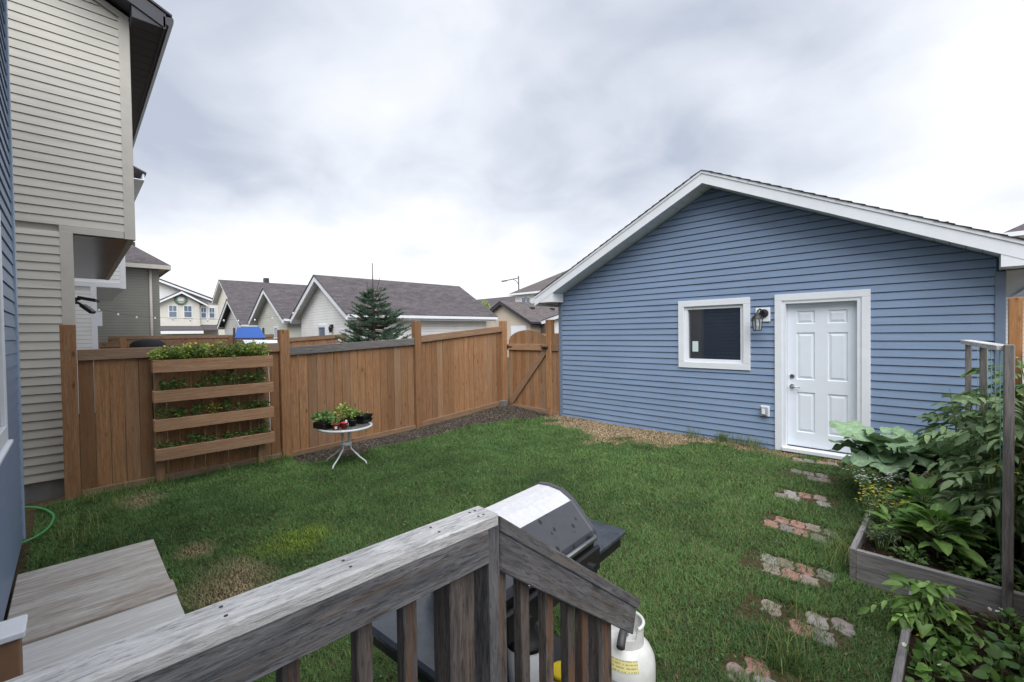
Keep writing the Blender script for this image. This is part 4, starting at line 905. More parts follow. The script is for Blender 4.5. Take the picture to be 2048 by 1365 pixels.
# ------------------------------------------------------------------ gas grill on the lawn, propane tank, tubs
gr = thing('gas_grill', 'gas barbecue with wet stainless lid and dark side shelves', 'barbecue', (-1.60, 1.60, .07), rotz=R(95.3), local=True)
mst, tst, bst = mat('wet_stainless'); Nn_ = NT(tst)
bst.inputs['Metallic'].default_value = .35; bst.inputs['Roughness'].default_value = .33
Nn_.l(Nn_.mix(Nn_.ramp(Nn_.noise(pos(Nn_), 30, 5, .7), (.35, 0.), (.7, 1.)), (.70, .70, .72), (.84, .84, .86)), bst.inputs['Base Color'])
vo = Nn_.n('ShaderNodeTexVoronoi'); Nn_.l(pos(Nn_), vo.inputs['Vector']); vo.inputs['Scale'].default_value = 55; Nn_.bump(Nn_.ramp(vo.outputs['Distance'], (.0, 1.), (.25, 0.)), bst, .5, .004)
def wetdark(name, col, rough):
    m, t, b = mat(name); N = NT(t); p = pos(N)
    v1 = N.n('ShaderNodeTexVoronoi'); N.l(N.scale(p, (1, 1, .55)), v1.inputs['Vector']); v1.inputs['Scale'].default_value = 21
    drop = N.ramp(v1.outputs['Distance'], (.20, 1.), (.27, 0.))
    pick = N.ramp(N.noise(p, 11, 2), (.47, 0.), (.50, 1.)); k = N.math('MULTIPLY', drop, pick)
    c = N.mix(k, N.mix(N.noise(p, 14, 5, .6), tuple(x*.8 for x in col), tuple(x*1.2 for x in col)), tuple(x*.18 for x in col))
    N.l(c, b.inputs['Base Color']); b.inputs['Roughness'].default_value = rough
    return m
M['hood_dark'] = wetdark('hood_panel', (.062, .064, .078), .42)
M['shelf'] = plain('wet_plastic_shelf', (.040, .047, .062), .22, var=.35, scale=9, bump=.15)
hp = [(-.235, .81), (-.225, .85), (-.095, .985), (-.075, .997), (-.02, 1.025), (.06, 1.035), (.13, 1.03), (.20, .98), (.235, .90), (.24, .81)]
prism('lid_front', hp[0:3]+[(-.08, .97), (-.2, .81)], 'x', -.36, .36, M['hood_dark'], gr)
prism('lid_top', hp[2:8]+[(.18, .95), (-.07, .95)], 'x', -.36, .36, mst, gr)
prism('lid_back', hp[7:]+[(.2, .81), (.17, .95)], 'x', -.36, .36, mst, gr)
ring = [(y*1.03, .81+(z-.81)*1.03) for y, z in hp]
for a, b in ((-.40, -.3605), (.3605, .40)): prism('lid_end', ring, 'x', a, b, M['hood_dark'], gr, bevel=.006)
tube('lid_handle', [(-.30, -.245, .845), (-.30, -.285, .855), (-.27, -.295, .86), (.27, -.295, .86), (.30, -.285, .855), (.30, -.245, .845)], .013, M['steel'], gr)
prism('firebox', [(-.235, .805), (.235, .805), (.19, .60), (-.20, .60)], 'x', -.38, .38, M['black'], gr)
bx('control_panel', -.39, .39, -.265, -.236, .64, .775, M['black'], gr, .01)
bx('label_plate', -.02, .17, -.270, -.2655, .69, .745, plain('label_plate', (.32, .46, .50), .4, var=.3, scale=60), gr)
for x in (-.28, -.14, .26):
    V, F = tube_geo([(x, -.266, .705), (x, -.305, .705)], [.03, .026], 14); O('knob', V, F, M['black'], gr)
for a, b in ((-.745, -.405), (.405, .745)):
    bx('side_shelf', a, b, -.245, .225, .69, .73, M['shelf'], gr, .012); bx('shelf_skirt', a+.03, b-.03, -.22, .2, .63, .689, M['black'], gr)
for x in (-.36, .36):
    for y in (-.20, .20): bx('leg', x-.02, x+.02, y-.02, y+.02, .06 if x > 0 else .0, .60, M['black'], gr)
for y in (-.235, .235):
    V, F = tube_geo([(.36, y-.012, .075), (.36, y+.012, .075)], .075, 20); O('wheel', V, F, M['black'], gr)
bx('bottom_shelf', -.38, .38, -.22, .22, .13, .155, M['black'], gr, .004); bx('back_panel', -.38, .38, .222, .235, .16, .6, M['black'], gr)
M['tank'] = plain('white_tank_paint', (.68, .69, .68), .35, var=.12, scale=14)
tkx, tky, tkz = -1.238, 2.035, float(gz(-1.25, 2.1))-.015
tk = thing('propane_tank', 'white propane tank standing beside the barbecue', 'gas tank', (tkx, tky, tkz))
lathe('body', [(.10, .035), (.135, .045), (.148, .075), (.150, .11), (.150, .215), (.145, .255), (.126, .295), (.095, .325), (.05, .338), (.015, .34)], (tkx, tky, tkz), M['tank'], tk, 36)
lathe('foot_ring', [(.105, 0), (.108, .0), (.108, .05), (.104, .05)], (tkx, tky, tkz), M['tank'], tk, 28)
V, F = [], []; nseg = 26
for k in range(nseg+1):
    a = R(-60)+R(290)*k/nseg
    hgt = .10 if 3 < k < 23 else .05
    for r_, z in ((.088, .31), (.088, .325+hgt), (.094, .325+hgt), (.094, .31)): V.append((tkx+r_*math.cos(a), tky+r_*math.sin(a), tkz+z))
for k in range(nseg):
    if k in (7, 8, 9, 16, 17, 18): # hand holes: leave top and bottom bands
        continue
    for i in range(4): F.append((k*4+i, k*4+(i+1) % 4, k*4+4+(i+1) % 4, k*4+4+i))
F += [(0, 1, 2, 3), tuple(nseg*4+i for i in (3, 2, 1, 0))]
O('collar', V, F, M['tank'], tk)
V, F = [], []
tube_geo([(tkx+.091*math.cos(R(-60)+R(290)*k/nseg), tky+.091*math.sin(R(-60)+R(290)*k/nseg), tkz+.425) for k in range(4, 23)], .009, 8, V, F); O('handle_rim', V, F, M['tank'], tk, smooth=True)
tube('valve', [(tkx, tky, tkz+.35), (tkx, tky, tkz+.42)], .018, M['steel'], tk); tube('outlet', [(tkx, tky, tkz+.395), (tkx+.02, tky-.06, tkz+.39), (tkx+.05, tky-.13, tkz+.37)], .021, plain('valve_knob', (.06, .06, .065), .5), tk, 12)
def band(c, r, a0, a1, z0, z1, m, nm, par, n=12):
    V = [(c[0]+r*math.cos(a0+(a1-a0)*k/n), c[1]+r*math.sin(a0+(a1-a0)*k/n), c[2]+z) for k in range(n+1) for z in (z0, z1)]
    return O(nm, V, [(2*k, 2*k+2, 2*k+3, 2*k+1) for k in range(n)], m, par, recalc=False)
lm, ltt, lb = mat('yellow_label'); NL = NT(ltt); pz = NL.n('ShaderNodeSeparateXYZ'); NL.l(pos(NL), pz.inputs[0])
ln_ = NL.ramp(NL.math('FRACT', NL.math('MULTIPLY', pz.outputs[2], 70)), (.55, 0.), (.6, 1.)); wv = NL.ramp(NL.noise(NL.scale(pos(NL), (120, 120, 1)), 1, 2), (.45, 0.), (.5, 1.))
NL.l(NL.mix(NL.math('MULTIPLY', NL.math('MULTIPLY', ln_, wv), .6), (.66, .60, .26), (.12, .11, .06)), lb.inputs['Base Color'])
V = []; nb_ = 10
for k in range(nb_+1):
    a = R(-95)+R(62)*k/nb_
    for r_, z in ((.1475, .250), (.1275, .2985)): V.append((tkx+r_*math.cos(a), tky+r_*math.sin(a), tkz+z))
O('warning_label', V, [(2*k, 2*k+2, 2*k+3, 2*k+1) for k in range(nb_)], lm, tk, recalc=False)
band((tkx, tky, tkz), .1512, R(-85), R(-40), .14, .20, plain('grey_label', (.42, .42, .42), .5, var=.5, scale=120), 'label', tk)
tb = thing('white_tub', 'white plastic tub with dark lid under the barbecue', 'tub', (-1.55, 1.62, .07)); tb.location = (0, 0, 0); WORLDP[tb.name] = Matrix.Identity(4)
lathe('body', [(.085, .23), (.095, .26), (.10, .44)], (-1.545, 1.60, .0), M['white'], tb, 24); lathe('lid', [(.104, .441), (.104, .465), (.06, .475), (.04, .52), (.01, .525)], (-1.545, 1.60, 0), M['black'], tb, 24)
yj = thing('yellow_lid_jar', 'clear jar with yellow screw lid under the barbecue', 'jar', (-1.385, 1.69, .22)); 
ymat = plain('yellow_plastic', (.72, .55, .03), .4)
lathe('jar', [(.05, .0), (.055, .01), (.055, .08)], (-1.385, 1.69, .225), plain('cloudy_jar', (.6, .6, .55), .3), yj, 20); lathe('lid', [(.06, .081), (.06, .105), (.05, .108), (.035, .104), (.01, .104)], (-1.385, 1.69, .225), ymat, yj, 24)

# ------------------------------------------------------------------ timber platform, hose, cap post by the house
pf = thing('board_platform', 'low platform of stained weathered boards beside the house', 'platform', (-4.2, .1, .05))
PZ = .16
bx('board', -5.20, -4.225, HY+.03, .49, PZ-.03, PZ, M['old_ply'], pf, .004, grain=(0, 1, 0)); bx('board', -4.215, -4.0, HY+.03, .505, PZ-.028, PZ+.004, M['old_ply'], pf, .004)
bx('board', -3.99, -3.2, HY+.03, .497, PZ-.045, PZ-.012, M['pale_ply'], pf, .004, grain=(0, 1, 0)); bx('board', -3.19, -2.4, HY+.03, .49, PZ-.04, PZ-.008, M['pale_ply'], pf, .004)
for x in (-5.15, -4.0, -2.5): bx('bearer', x-.045, x+.045, HY+.04, .44, -.05, PZ-.048, M['grey_wood'], pf)
hose = thing('garden_hose', 'green garden hose looping out from the house corner', 'hose', (-6.8, -.3, .05))
hp_ = [(-6.6, -.62), (-7.1, -.55), (-7.45, -.44), (-7.33, -.317), (-7.05, -.213), (-6.8, -.178), (-6.5, -.215), (-6.33, -.29), (-6.2, -.40), (-6.0, -.42)]
from mathutils.geometry import interpolate_bezier
pp = []
for i in range(len(hp_)-1):
    a = Vector((*hp_[max(i-1, 0)], 0)); b = Vector((*hp_[i], 0)); c = Vector((*hp_[i+1], 0)); d = Vector((*hp_[min(i+2, len(hp_)-1)], 0))
    pp += interpolate_bezier(b, b+(c-a)/6, c-(d-b)/6, c, 6)[:-1]
tube('hose', [(p.x, min(p.y, 2), float(gz(p.x, p.y))+.055) for p in pp], .012, plain('green_hose', (.06, .28, .09), .45), hose, 7)
cpst = thing('capped_post', 'brown post with a white cap at the lower left corner', 'post', (-2.3, -.2, 0))
bx('post', -2.36, -2.255, -.235, -.15, .0, .985, plain('brown_paint', (.24, .13, .075), .6, var=.2), cpst, .004); bx('cap', -2.375, -2.24, -.25, -.135, .986, 1.01, M['white'], cpst, .004)

# ------------------------------------------------------------------ plants in the troughs
px_ = -7.33
GA, GB, GY_ = (.055, .10, .022), (.14, .22, .05), (.24, .28, .06)
ordn = ['leftmost', 'second', 'third', 'fourth', 'fifth', 'sixth', 'seventh', 'eighth', 'ninth', 'tenth', 'rightmost']
top = [(.80, .14, GY_, GB, None), (.93, .16, GA, GB, (5, .018, (.85, .62, .03), .85)), (1.06, .17, GB, GY_, (5, .018, (.88, .70, .05), .9)), (1.19, .18, GA, GB, (3, .02, (.9, .45, .02), .95)), (1.33, .17, GB, GY_, (5, .018, (.85, .72, .08), .9)),
       (1.47, .20, GA, GY_, (4, .019, (.9, .66, .05), .95)), (1.60, .15, GA, GB, None), (1.73, .19, GA, GB, None), (1.87, .20, GA, GY_, None), (2.0, .18, GB, GY_, (3, .014, (.8, .8, .6), .8))]
for i, (y, h, a, b, fl_) in enumerate(top):
    herb('flower_plant', '%s flowering bedding plant in the top trough' % ordn[i] if i < 9 else 'rightmost flowering bedding plant in the top trough', 'plant', px_, y, trz[0][0]-.03, h*1.25, .095, 230, .040, tuple(1.25*c for c in a), tuple(1.25*c for c in b), 'plants in the top trough', fl_, ry=.10)
rows_ = [(1, 'second', [(.86, .10, .06), (1.0, .12, .08), (1.22, .08, .06), (1.38, .15, .10), (1.50, .22, .10), (1.64, .15, .11), (1.83, .12, .07), (1.98, .14, .07)]),
         (2, 'third', [(.84, .13, .09), (1.0, .09, .06), (1.21, .13, .07), (1.38, .10, .08), (1.53, .14, .06), (1.72, .07, .06), (1.86, .10, .06), (2.0, .09, .07)]),
         (3, 'bottom', [(.82, .07, .07), (.96, .05, .05), (1.17, .09, .08), (1.32, .08, .09), (1.55, .05, .07), (1.70, .06, .08), (1.85, .06, .07), (2.01, .12, .07)])]
for ti, nm, lst in rows_:
    for i, (y, h, r) in enumerate(lst):
        yel = (ti == 2 and i == 3)
        herb('trough_plant', '%s%s small plant in the %s trough' % (ordn[i] if i < 7 else 'rightmost', ' yellowing' if yel else ' green', nm), 'plant', px_, y, trz[ti][0]-.025, h*1.45, min(r*1.1, .09), 64 if h > .08 else 30, .05, (.16, .18, .03) if yel else (.035, .075, .018), (.40, .34, .08) if yel else (.10, .19, .05), 'plants in the %s trough' % nm,
             (2, .014, (.85, .82, .75), .9) if (ti, i) in ((1, 5), (3, 6), (3, 2)) else None, ry=r)

# ------------------------------------------------------------------ round patio table with pots
tz = .655; tcx, tcy = -6.42, 2.86; tr_ = .365
tg = float(gz(tcx, tcy))
tbl = thing('patio_table', 'round glass patio table with white metal legs by the fence', 'table', (tcx, tcy, tg))
mg, tg_, bg_ = mat('table_glass'); NG = NT(tg_); NG.l(NG.mix(NG.noise(pos(NG), 8, 4), (.10, .13, .13), (.20, .24, .24)), bg_.inputs['Base Color']); bg_.inputs['Roughness'].default_value = .08; bg_.inputs['Alpha'].default_value = .55
M['wmetal'] = plain('white_powder_coat', (.55, .57, .60), .4, var=.15, scale=20)
lathe('glass_top', [(tr_-.02, .0), (tr_-.015, .003), (tr_-.02, .006)], (tcx, tcy, tz-.008), mg, tbl, 40)
V, F = [], []; tube_geo([(tcx+tr_*math.cos(a), tcy+tr_*math.sin(a), tz-.012) for a in np.linspace(0, 6.2832, 49)], .019, 8, V, F, False); O('rim', V, F, M['wmetal'], tbl, smooth=True)
for k in range(4):
    a = R(-58)+R(90)*k; ca, sa = math.cos(a), math.sin(a)
    tube('leg', [(tcx+ca*.20, tcy+sa*.20, tz-.03), (tcx+ca*.085, tcy+sa*.085, tz-.06), (tcx+ca*.065, tcy+sa*.065, tz-.12), (tcx+ca*.06, tcy+sa*.06, .40), (tcx+ca*.085, tcy+sa*.085, .32), (tcx+ca*.20, tcy+sa*.20, .22), (tcx+ca*.31, tcy+sa*.31, .15), (tcx+ca*.335, tcy+sa*.335, .11), (tcx+ca*.345, tcy+sa*.345, tg-.01)], .0115, M['wmetal'], tbl)
lathe('collar', [(.055, .0), (.078, .005), (.078, .05), (.055, .055)], (tcx, tcy, .36), M['wmetal'], tbl, 24)
lathe('hub', [(.05, .0), (.09, .01), (.09, .025), (.05, .03)], (tcx, tcy, tz-.07), M['wmetal'], tbl, 24)
red = plain('red_plastic', (.42, .035, .025), .4); blp = plain('black_plastic', (.010, .010, .012), .42, var=.3, scale=25)
soilm = plain('pot_soil', (.03, .022, .016), .95, var=.4, scale=60, bump=.6)
TZ = tz+.004
def pot(label, x, y, r, h, m, plant=None, tag_=False, z=TZ):
    t = thing('plant_pot', label, 'pot', (x, y, z), 'pots on the patio table')
    lathe('pot', [(r*.72, 0), (r*.95, h*.82), (r, h*.82), (r*1.02, h), (r*.92, h), (r*.9, h*.9)], (x, y, z), m, t, 18); lathe('soil', [(r*.2, h*.86), (r*.88, h*.86), (r*.88, h*.88)], (x, y, z), soilm, t, 14)
    if tag_:
        d = Vector((-x, -y, 0)).normalized(); s_2 = Vector((-d.y, d.x, 0)); c = Vector((x, y, z+h*.42))+d*(r*.90)
        O('label', [c-s_2*.016+Vector((0, 0, -.02)), c+s_2*.016+Vector((0, 0, -.02)), c+s_2*.016+d*.004+Vector((0, 0, .02)), c-s_2*.016+d*.004+Vector((0, 0, .02))], [(0, 1, 2, 3)], M['white'], t, recalc=False)
    return t
pot('red pot with small white label on the table front', -6.252, 2.642, .055, .085, red, tag_=True)
pot('red pot with plant tag behind the labelled red pot', -6.244, 2.759, .055, .09, red)
herb('seedling', 'leafy seedling in the front red pot on the table', 'plant', -6.252, 2.642, TZ+.07, .09, .07, 40, .05, (.06, .13, .03), (.15, .27, .07))
tg1 = thing('plant_tag', 'white plant tag stuck in a red pot', 'tag', (-6.205, 2.772, TZ+.05)); bx('tag', -6.207, -6.203, 2.757, 2.787, TZ+.05, TZ+.125, M['white'], tg1)
pot('black pot with tall pale plant in the table middle', -6.403, 2.810, .07, .11, blp)
herb('potted_plant', 'tall pale green plant in the middle of the table', 'plant', -6.403, 2.810, TZ+.09, .23, .12, 170, .05, (.14, .20, .04), (.34, .40, .12), flowers=(10, .010, (.75, .75, .3), .7))
pot('small black pot beside the seedling trays on table', -6.319, 2.919, .06, .09, blp)
pot('second black pot on the far side of table', -6.420, 2.961, .06, .09, blp)
herb('potted_plant', 'light green plant beside the tall pale plant on table', 'plant', -6.420, 2.944, TZ+.08, .16, .10, 110, .05, (.10, .17, .04), (.26, .34, .09))
tray = thing('seedling_tray', 'black flat tray of leafy seedlings at the left of table', 'tray', (-6.487, 2.574, TZ), rotz=.25, local=True)
bx('tray', -.13, .13, -.10, .10, 0, .085, blp, tray, .01); bx('soil', -.115, .115, -.085, .085, .086, .09, soilm, tray)
herb('strawberry_plant', 'bushy strawberry plant in the black tray on table', 'plant', -6.487, 2.574, TZ+.07, .15, .17, 150, .06, (.045, .11, .03), (.14, .26, .08), wr=.75)
for i, (dx_, z_, rt_) in enumerate(((0, 0, .45), (.01, .062, .53))):
    t2 = thing('empty_tray', ('lower' if i == 0 else 'upper')+' of two stacked black nursery trays on the table right', 'tray', (-6.487+dx_, 3.112, TZ+z_), 'stacked nursery trays', rotz=rt_, local=True)
    V = []; F = []
    for a, b, h in ((.13, .10, 0), (.15, .115, .06), (.155, .12, .06), (.155, .12, .055), (.135, .10, .012)):
        V += [(-a, -b, h), (a, -b, h), (a, b, h), (-a, b, h)]
    F = [(3, 2, 1, 0)]+[(k*4+i_, k*4+(i_+1) % 4, k*4+4+(i_+1) % 4, k*4+4+i_) for k in range(4) for i_ in range(4)]+[(16, 17, 18, 19)]
    O('tray', V, F, blp, t2)
herb('seedling', 'sparse seedlings with tiny yellow buds in stacked trays', 'plant', -6.487, 3.112, TZ+.10, .07, .13, 22, .04, (.06, .10, .03), (.16, .22, .06), flowers=(4, .010, (.8, .7, .3), .7))

# ------------------------------------------------------------------ raised beds, trellis
def soil_patch(name, label, x0, x1, y0, y1, z, parent, amp=.02):
    n, m_ = int((x1-x0)/.03)+1, int((y1-y0)/.03)+1; X, Y = np.meshgrid(np.linspace(x0, x1, n), np.linspace(y0, y1, m_))
    Z = z+amp*(np.sin(X*9+Y*5)*.3+np.sin(Y*13-X*7)*.3)+rng.normal(0, amp*.35, X.shape); ix = np.arange(n*m_).reshape(m_, n)
    F = np.stack([ix[:-1, :-1], ix[:-1, 1:], ix[1:, 1:], ix[1:, :-1]], -1).reshape(-1, 4)
    return raw(name, np.stack([X, Y, Z], -1).reshape(-1, 3), F, M['bed_soil'], parent, smooth=True)
def bed_soil():
    m, t, b = mat('bed_soil'); N = NT(t); p = pos(N); n1 = N.noise(p, 35, 5, .7); n2 = N.noise(p, 7, 4, .6)
    c = N.mix(N.ramp(n1, (.35, 0.), (.7, 1.)), (.016, .011, .008), (.060, .043, .030)); c = N.mix(N.ramp(n2, (.58, 0.), (.7, .7)), c, (.17, .13, .095))
    v = N.n('ShaderNodeTexVoronoi'); N.l(p, v.inputs['Vector']); v.inputs['Scale'].default_value = 60
    c = N.mix(N.ramp(v.outputs['Distance'], (.10, 1.), (.14, 0.)), c, N.mix(N.ramp(N.noise(p, 25, 2), (.55, 0.), (.6, 1.)), c, (.55, .53, .48)))
    N.l(c, b.inputs['Base Color']); b.inputs['Roughness'].default_value = .95; b.inputs['Specular IOR Level'].default_value = .1; N.bump(n1, b, 1.0, .03); return m
M['bed_soil'] = bed_soil()
b1 = thing('raised_bed', 'grey timber raised bed with trellis posts beside the path', 'garden bed', (-.1, 4.9, .12))
bx('front_board', -.585+.04, .44, 4.10, 4.14, .215, .352, M['bed_wood'], b1, .004); bx('front_board', -.545, .44, 4.10, 4.138, .06, .2145, M['bed_wood'], b1, .004)
bx('side_board', -.585, -.5455, 4.098, 5.70, .218, .356, M['bed_wood'], b1, .004); bx('side_board', -.585, -.5455, 4.10, 5.70, .06, .2175, M['bed_wood'], b1, .004)
bx('back_board', -.5445, .44, 5.66, 5.70, .12, .46, M['bed_wood'], b1, .004)
soil_patch('soil', '', -.545, .45, 4.14, 5.66, .29, b1)
b2 = thing('raised_bed', 'low strawberry bed in front of the taller raised bed', 'garden bed', (0, 3.2, .1))
bx('side_board', -.245, -.205, 2.3, 4.05, .03, .21, M['bed_wood'], b2, .004); bx('front_board', -.204, .44, 2.30, 2.338, .03, .20, M['bed_wood'], b2, .004); soil_patch('soil', '', -.205, .45, 2.34, 4.10, .165, b2)
b3 = thing('raised_bed', 'planted bed with big leaves against the garage wall', 'garden bed', (-.1, 6.3, .15))
bx('side_board', -.585, -.5455, 5.71, 6.95, .08, .33, M['bed_wood'], b3, .004); soil_patch('soil', '', -.545, .45, 5.70, 7.0, .29, b3)
ts = thing('trellis', 'grey wooden trellis frame standing in the raised bed', 'trellis', (.12, 4.9, .3))
bx('post', .183, .228, 4.015, 4.099, .15, 1.885, M['trellis'], ts, .004)
bx('post', .10, .145, 4.98, 5.02, .2, 1.86, M['trellis'], ts, .003); bx('post', .025, .065, 5.64, 5.659, .2, 1.85, M['trellis'], ts, .003)
beam('top_bar', (.200, 4.10, 1.868), (.035, 5.68, 1.868), .022, .038, M['trellis'], ts) if False else beam('top_bar', (.19, 4.10, 1.862), (.03, 5.70, 1.862), .075, .034, M['grey_cap'], ts, bevel=.003)
for k in range(7): 
    y = 4.3+k*.21; x = .19-.1*(y-4.1)/1.6; tube('string', [(x, y, 1.86), (x+.01, y, .35)], .0022, plain('green_twine%d' % k, (.10, .25, .16), .7), ts, 4)

# ------------------------------------------------------------------ rhubarb, peppers, tomatoes and the rest
rh = thing('rhubarb', 'rhubarb with big crinkled grey green leaves by the door', 'plant', (-.45, 6.15, .3))
rmesh = [bigleaf_mesh('rhubarb_leaf%d' % i, .40, .44, .075, 'leaf_dull', c, cup=.12, droop=.7, seed=20+i, base=.22, nt_=17, ns=11) for i, c in enumerate([(.22, .34, .20), (.27, .40, .25), (.16, .27, .14)])]
V, F = [], []
for k in range(40):
    a = rng.random()*6.283; q = .06+.34*rng.random(); e = np.array([-.45+math.cos(a)*q, 6.1+math.sin(a)*q*.9, .44+.34*rng.random()+.12*(1-q)])
    tube_geo([(-.45+math.cos(a)*.05, 6.15+math.sin(a)*.05, .28), (-.45+math.cos(a)*q*.6, 6.15+math.sin(a)*q*.6, .28+(e[2]-.28)*.7), e], [.012, .010, .007], 5, V, F, False)
    put_leaf(rh, rmesh[k % 3], e, a+rng.normal(0, .3), R(16+rng.normal(0, 18)), rng.normal(0, .3), .5+.42*rng.random())
O('stalk', V, F, plain('rhubarb_stalk', (.22, .17, .08), .5, var=.3), rh, recalc=False, smooth=True)
rh2 = thing('squash_plant', 'broad leaved squash between the rhubarb and the tomatoes', 'plant', (.0, 6.3, .3)); V, F = [], []
for k in range(15):
    a = rng.random()*6.283; q = .1+.33*rng.random(); e = np.array([.0+math.cos(a)*q, 6.25+math.sin(a)*q, .50+.40*rng.random()])
    tube_geo([(.0+math.cos(a)*.05, 6.25+math.sin(a)*.05, .28), e*.5+np.array([0, 6.25, .35])*.5, e], [.009, .008, .005], 5, V, F, False); put_leaf(rh2, rmesh[(k+1) % 3], e, a+rng.normal(0, .4), R(12+rng.normal(0, 16)), rng.normal(0, .3), .55+.35*rng.random())
O('stalk', V, F, M['stem'], rh2, recalc=False, smooth=True)
pmesh = [bigleaf_mesh('pepper_leaf%d' % i, .16, .080, .02, 'leaf', c, cup=.3, droop=.6, seed=40+i, base=.02, nt_=8, ns=5) for i, c in enumerate([(.10, .21, .05), (.15, .28, .07), (.20, .34, .095)])]
def pepper(label, x, y, z, h, r, n, sc):
    t = thing('pepper_plant', label, 'plant', (x, y, z)); V, F = [], []
    tube_geo([(x, y, z-.03), (x+.01, y, z+h*.5), (x, y, z+h*.8)], [.008, .006, .004], 5, V, F, False)
    for k in range(n):
        a = rng.random()*6.283; hz = rng.random()**.7; q = r*(1.05-.55*hz)*(.35+.4*rng.random()); e = np.array([x+math.cos(a)*q, y+math.sin(a)*q, z+h*(.2+.75*hz)])
        tube_geo([(x, y, z+h*(.1+.6*hz)), e], [.004, .002], 4, V, F, False); put_leaf(t, pmesh[k % 3], e, a+rng.normal(0, .3), R(10+35*hz-25*(1-hz)+rng.normal(0, 12)), rng.normal(0, .3), sc*(.7+.6*rng.random()))
    O('stem', V, F, M['stem'], t, recalc=False, smooth=True); return t
pepper('large leaved pepper plant at the bed front by the trellis', -.12, 4.52, .29, .34, .25, 52, 1.0)
pepper('pepper plant behind the front pepper in the bed', -.22, 5.05, .29, .36, .22, 44, .95)
pepper('small pepper plant left of the front pepper', -.36, 4.62, .29, .22, .17, 30, .8)
def tomato(label, x, y, z, h, r, nl, ca, cb, lean=(0, 0), fl=10):
    t = thing('tomato_plant', label, 'plant', (x, y, z)); V, F = [], []; P, D, L, C = [], [], [], []
    ns = 4; st = []
    for s in range(ns):
        a = rng.random()*6.283; pts = [(x+math.cos(a)*r*.35*u+lean[0]*u+rng.normal(0, .012), y+math.sin(a)*r*.45*u+lean[1]*u+rng.normal(0, .012), z-.02+h*u*(.85+.15*s/ns)) for u in np.linspace(0, 1, 7)]
        st.append(pts); tube_geo(pts, [.009, .009, .008, .007, .006, .004, .002], 5, V, F, False)
    for k in range(nl):
        pts = st[k % ns]; u = rng.random()**.75*5.9; i = int(u); q = u-i; p = np.array(pts[i])*(1-q)+np.array(pts[i+1])*q
        a = rng.random()*6.283; ll = .14+.13*rng.random(); el = .25+rng.normal(0, .3); d = np.array([math.cos(a)*math.cos(el), math.sin(a)*math.cos(el), math.sin(el)]); dn = np.array([0, 0, -1.])
        pr = [p+d*ll*t_+dn*ll*.45*t_*t_ for t_ in (0, .35, .7, 1.0)]; tube_geo(pr, [.003, .0025, .002, .001], 4, V, F, False)
        sd_ = np.cross(d, [0, 0, 1]); sd_ /= np.linalg.norm(sd_)+1e-6; tint = cols(1, ca, cb, .2)[0]
        for t_, sg in ((.35, 1), (.38, -1), (.62, 1), (.66, -1), (.85, 1), (.88, -1), (1.0, 0)):
            b = p+d*ll*t_+dn*ll*.45*t_*t_; dd_ = (d*.6+sd_*sg*.8+dn*.25) if sg else d*.8+dn*.5
            P.append(b); D.append(dd_); L.append((.092 if sg else .11)*(.6+.55*rng.random())); C.append(np.clip(tint*(1+rng.normal(0, .12)), .01, 1))
    O('stem', V, F, M['stem'], t, recalc=False, smooth=True)
    leafcloud('foliage', np.array(P), np.array(D), np.array(L), .40, np.array(C), M['leaf'], t, fold=.25, droop=.35)
    V, F, C = [], [], []
    for k in range(fl):
        p = Vector(st[k % ns][2+int(rng.random()*5)])+Vector((rng.normal(0, .08), rng.normal(0, .08), rng.normal(0, .05)))
        for j in range(5):
            a = 6.283*j/5; d = Vector((math.cos(a), math.sin(a), -.3)); s_ = Vector((-math.sin(a), math.cos(a), 0)); b = len(V); V += [tuple(p), tuple(p+d*.012+s_*.005), tuple(p+d*.022), tuple(p+d*.012-s_*.005)]; F.append((b, b+1, b+2, b+3)); C += [(.75, .62, .06)]*4
    if V: raw('flower', V, F, M['leaf_dull'], t, col=np.array(C), kind='stuff')
    return t
TA, TB = (.066, .118, .054), (.195, .275, .140)
tomato('tall tomato plant tied up behind the front trellis post', .22, 4.55, .29, 1.35, .36, 62, TA, TB)
tomato('tall tomato plant in the middle of the trellis', .12, 4.95, .29, 1.30, .46, 76, TA, TB, (-.06, 0), 14)
tomato('tall tomato plant at the back end of the trellis', .10, 5.40, .29, 1.25, .42, 70, TA, TB, (-.04, 0), 14)
tomato('tomato plant climbing the orange fence at the right edge', .33, 4.95, .29, 1.62, .30, 70, TA, (.12, .18, .07), (0, .1))
tomato('bushy tomato plant low in the raised bed', .15, 5.2, .29, .50, .42, 45, TA, TB, (0, 0), 4)
tomato('young bright tomato plant sprawling over the bed corner', -.12, 3.72, .17, .30, .32, 24, (.09, .17, .04), (.17, .28, .08), (-.05, .05), 3)
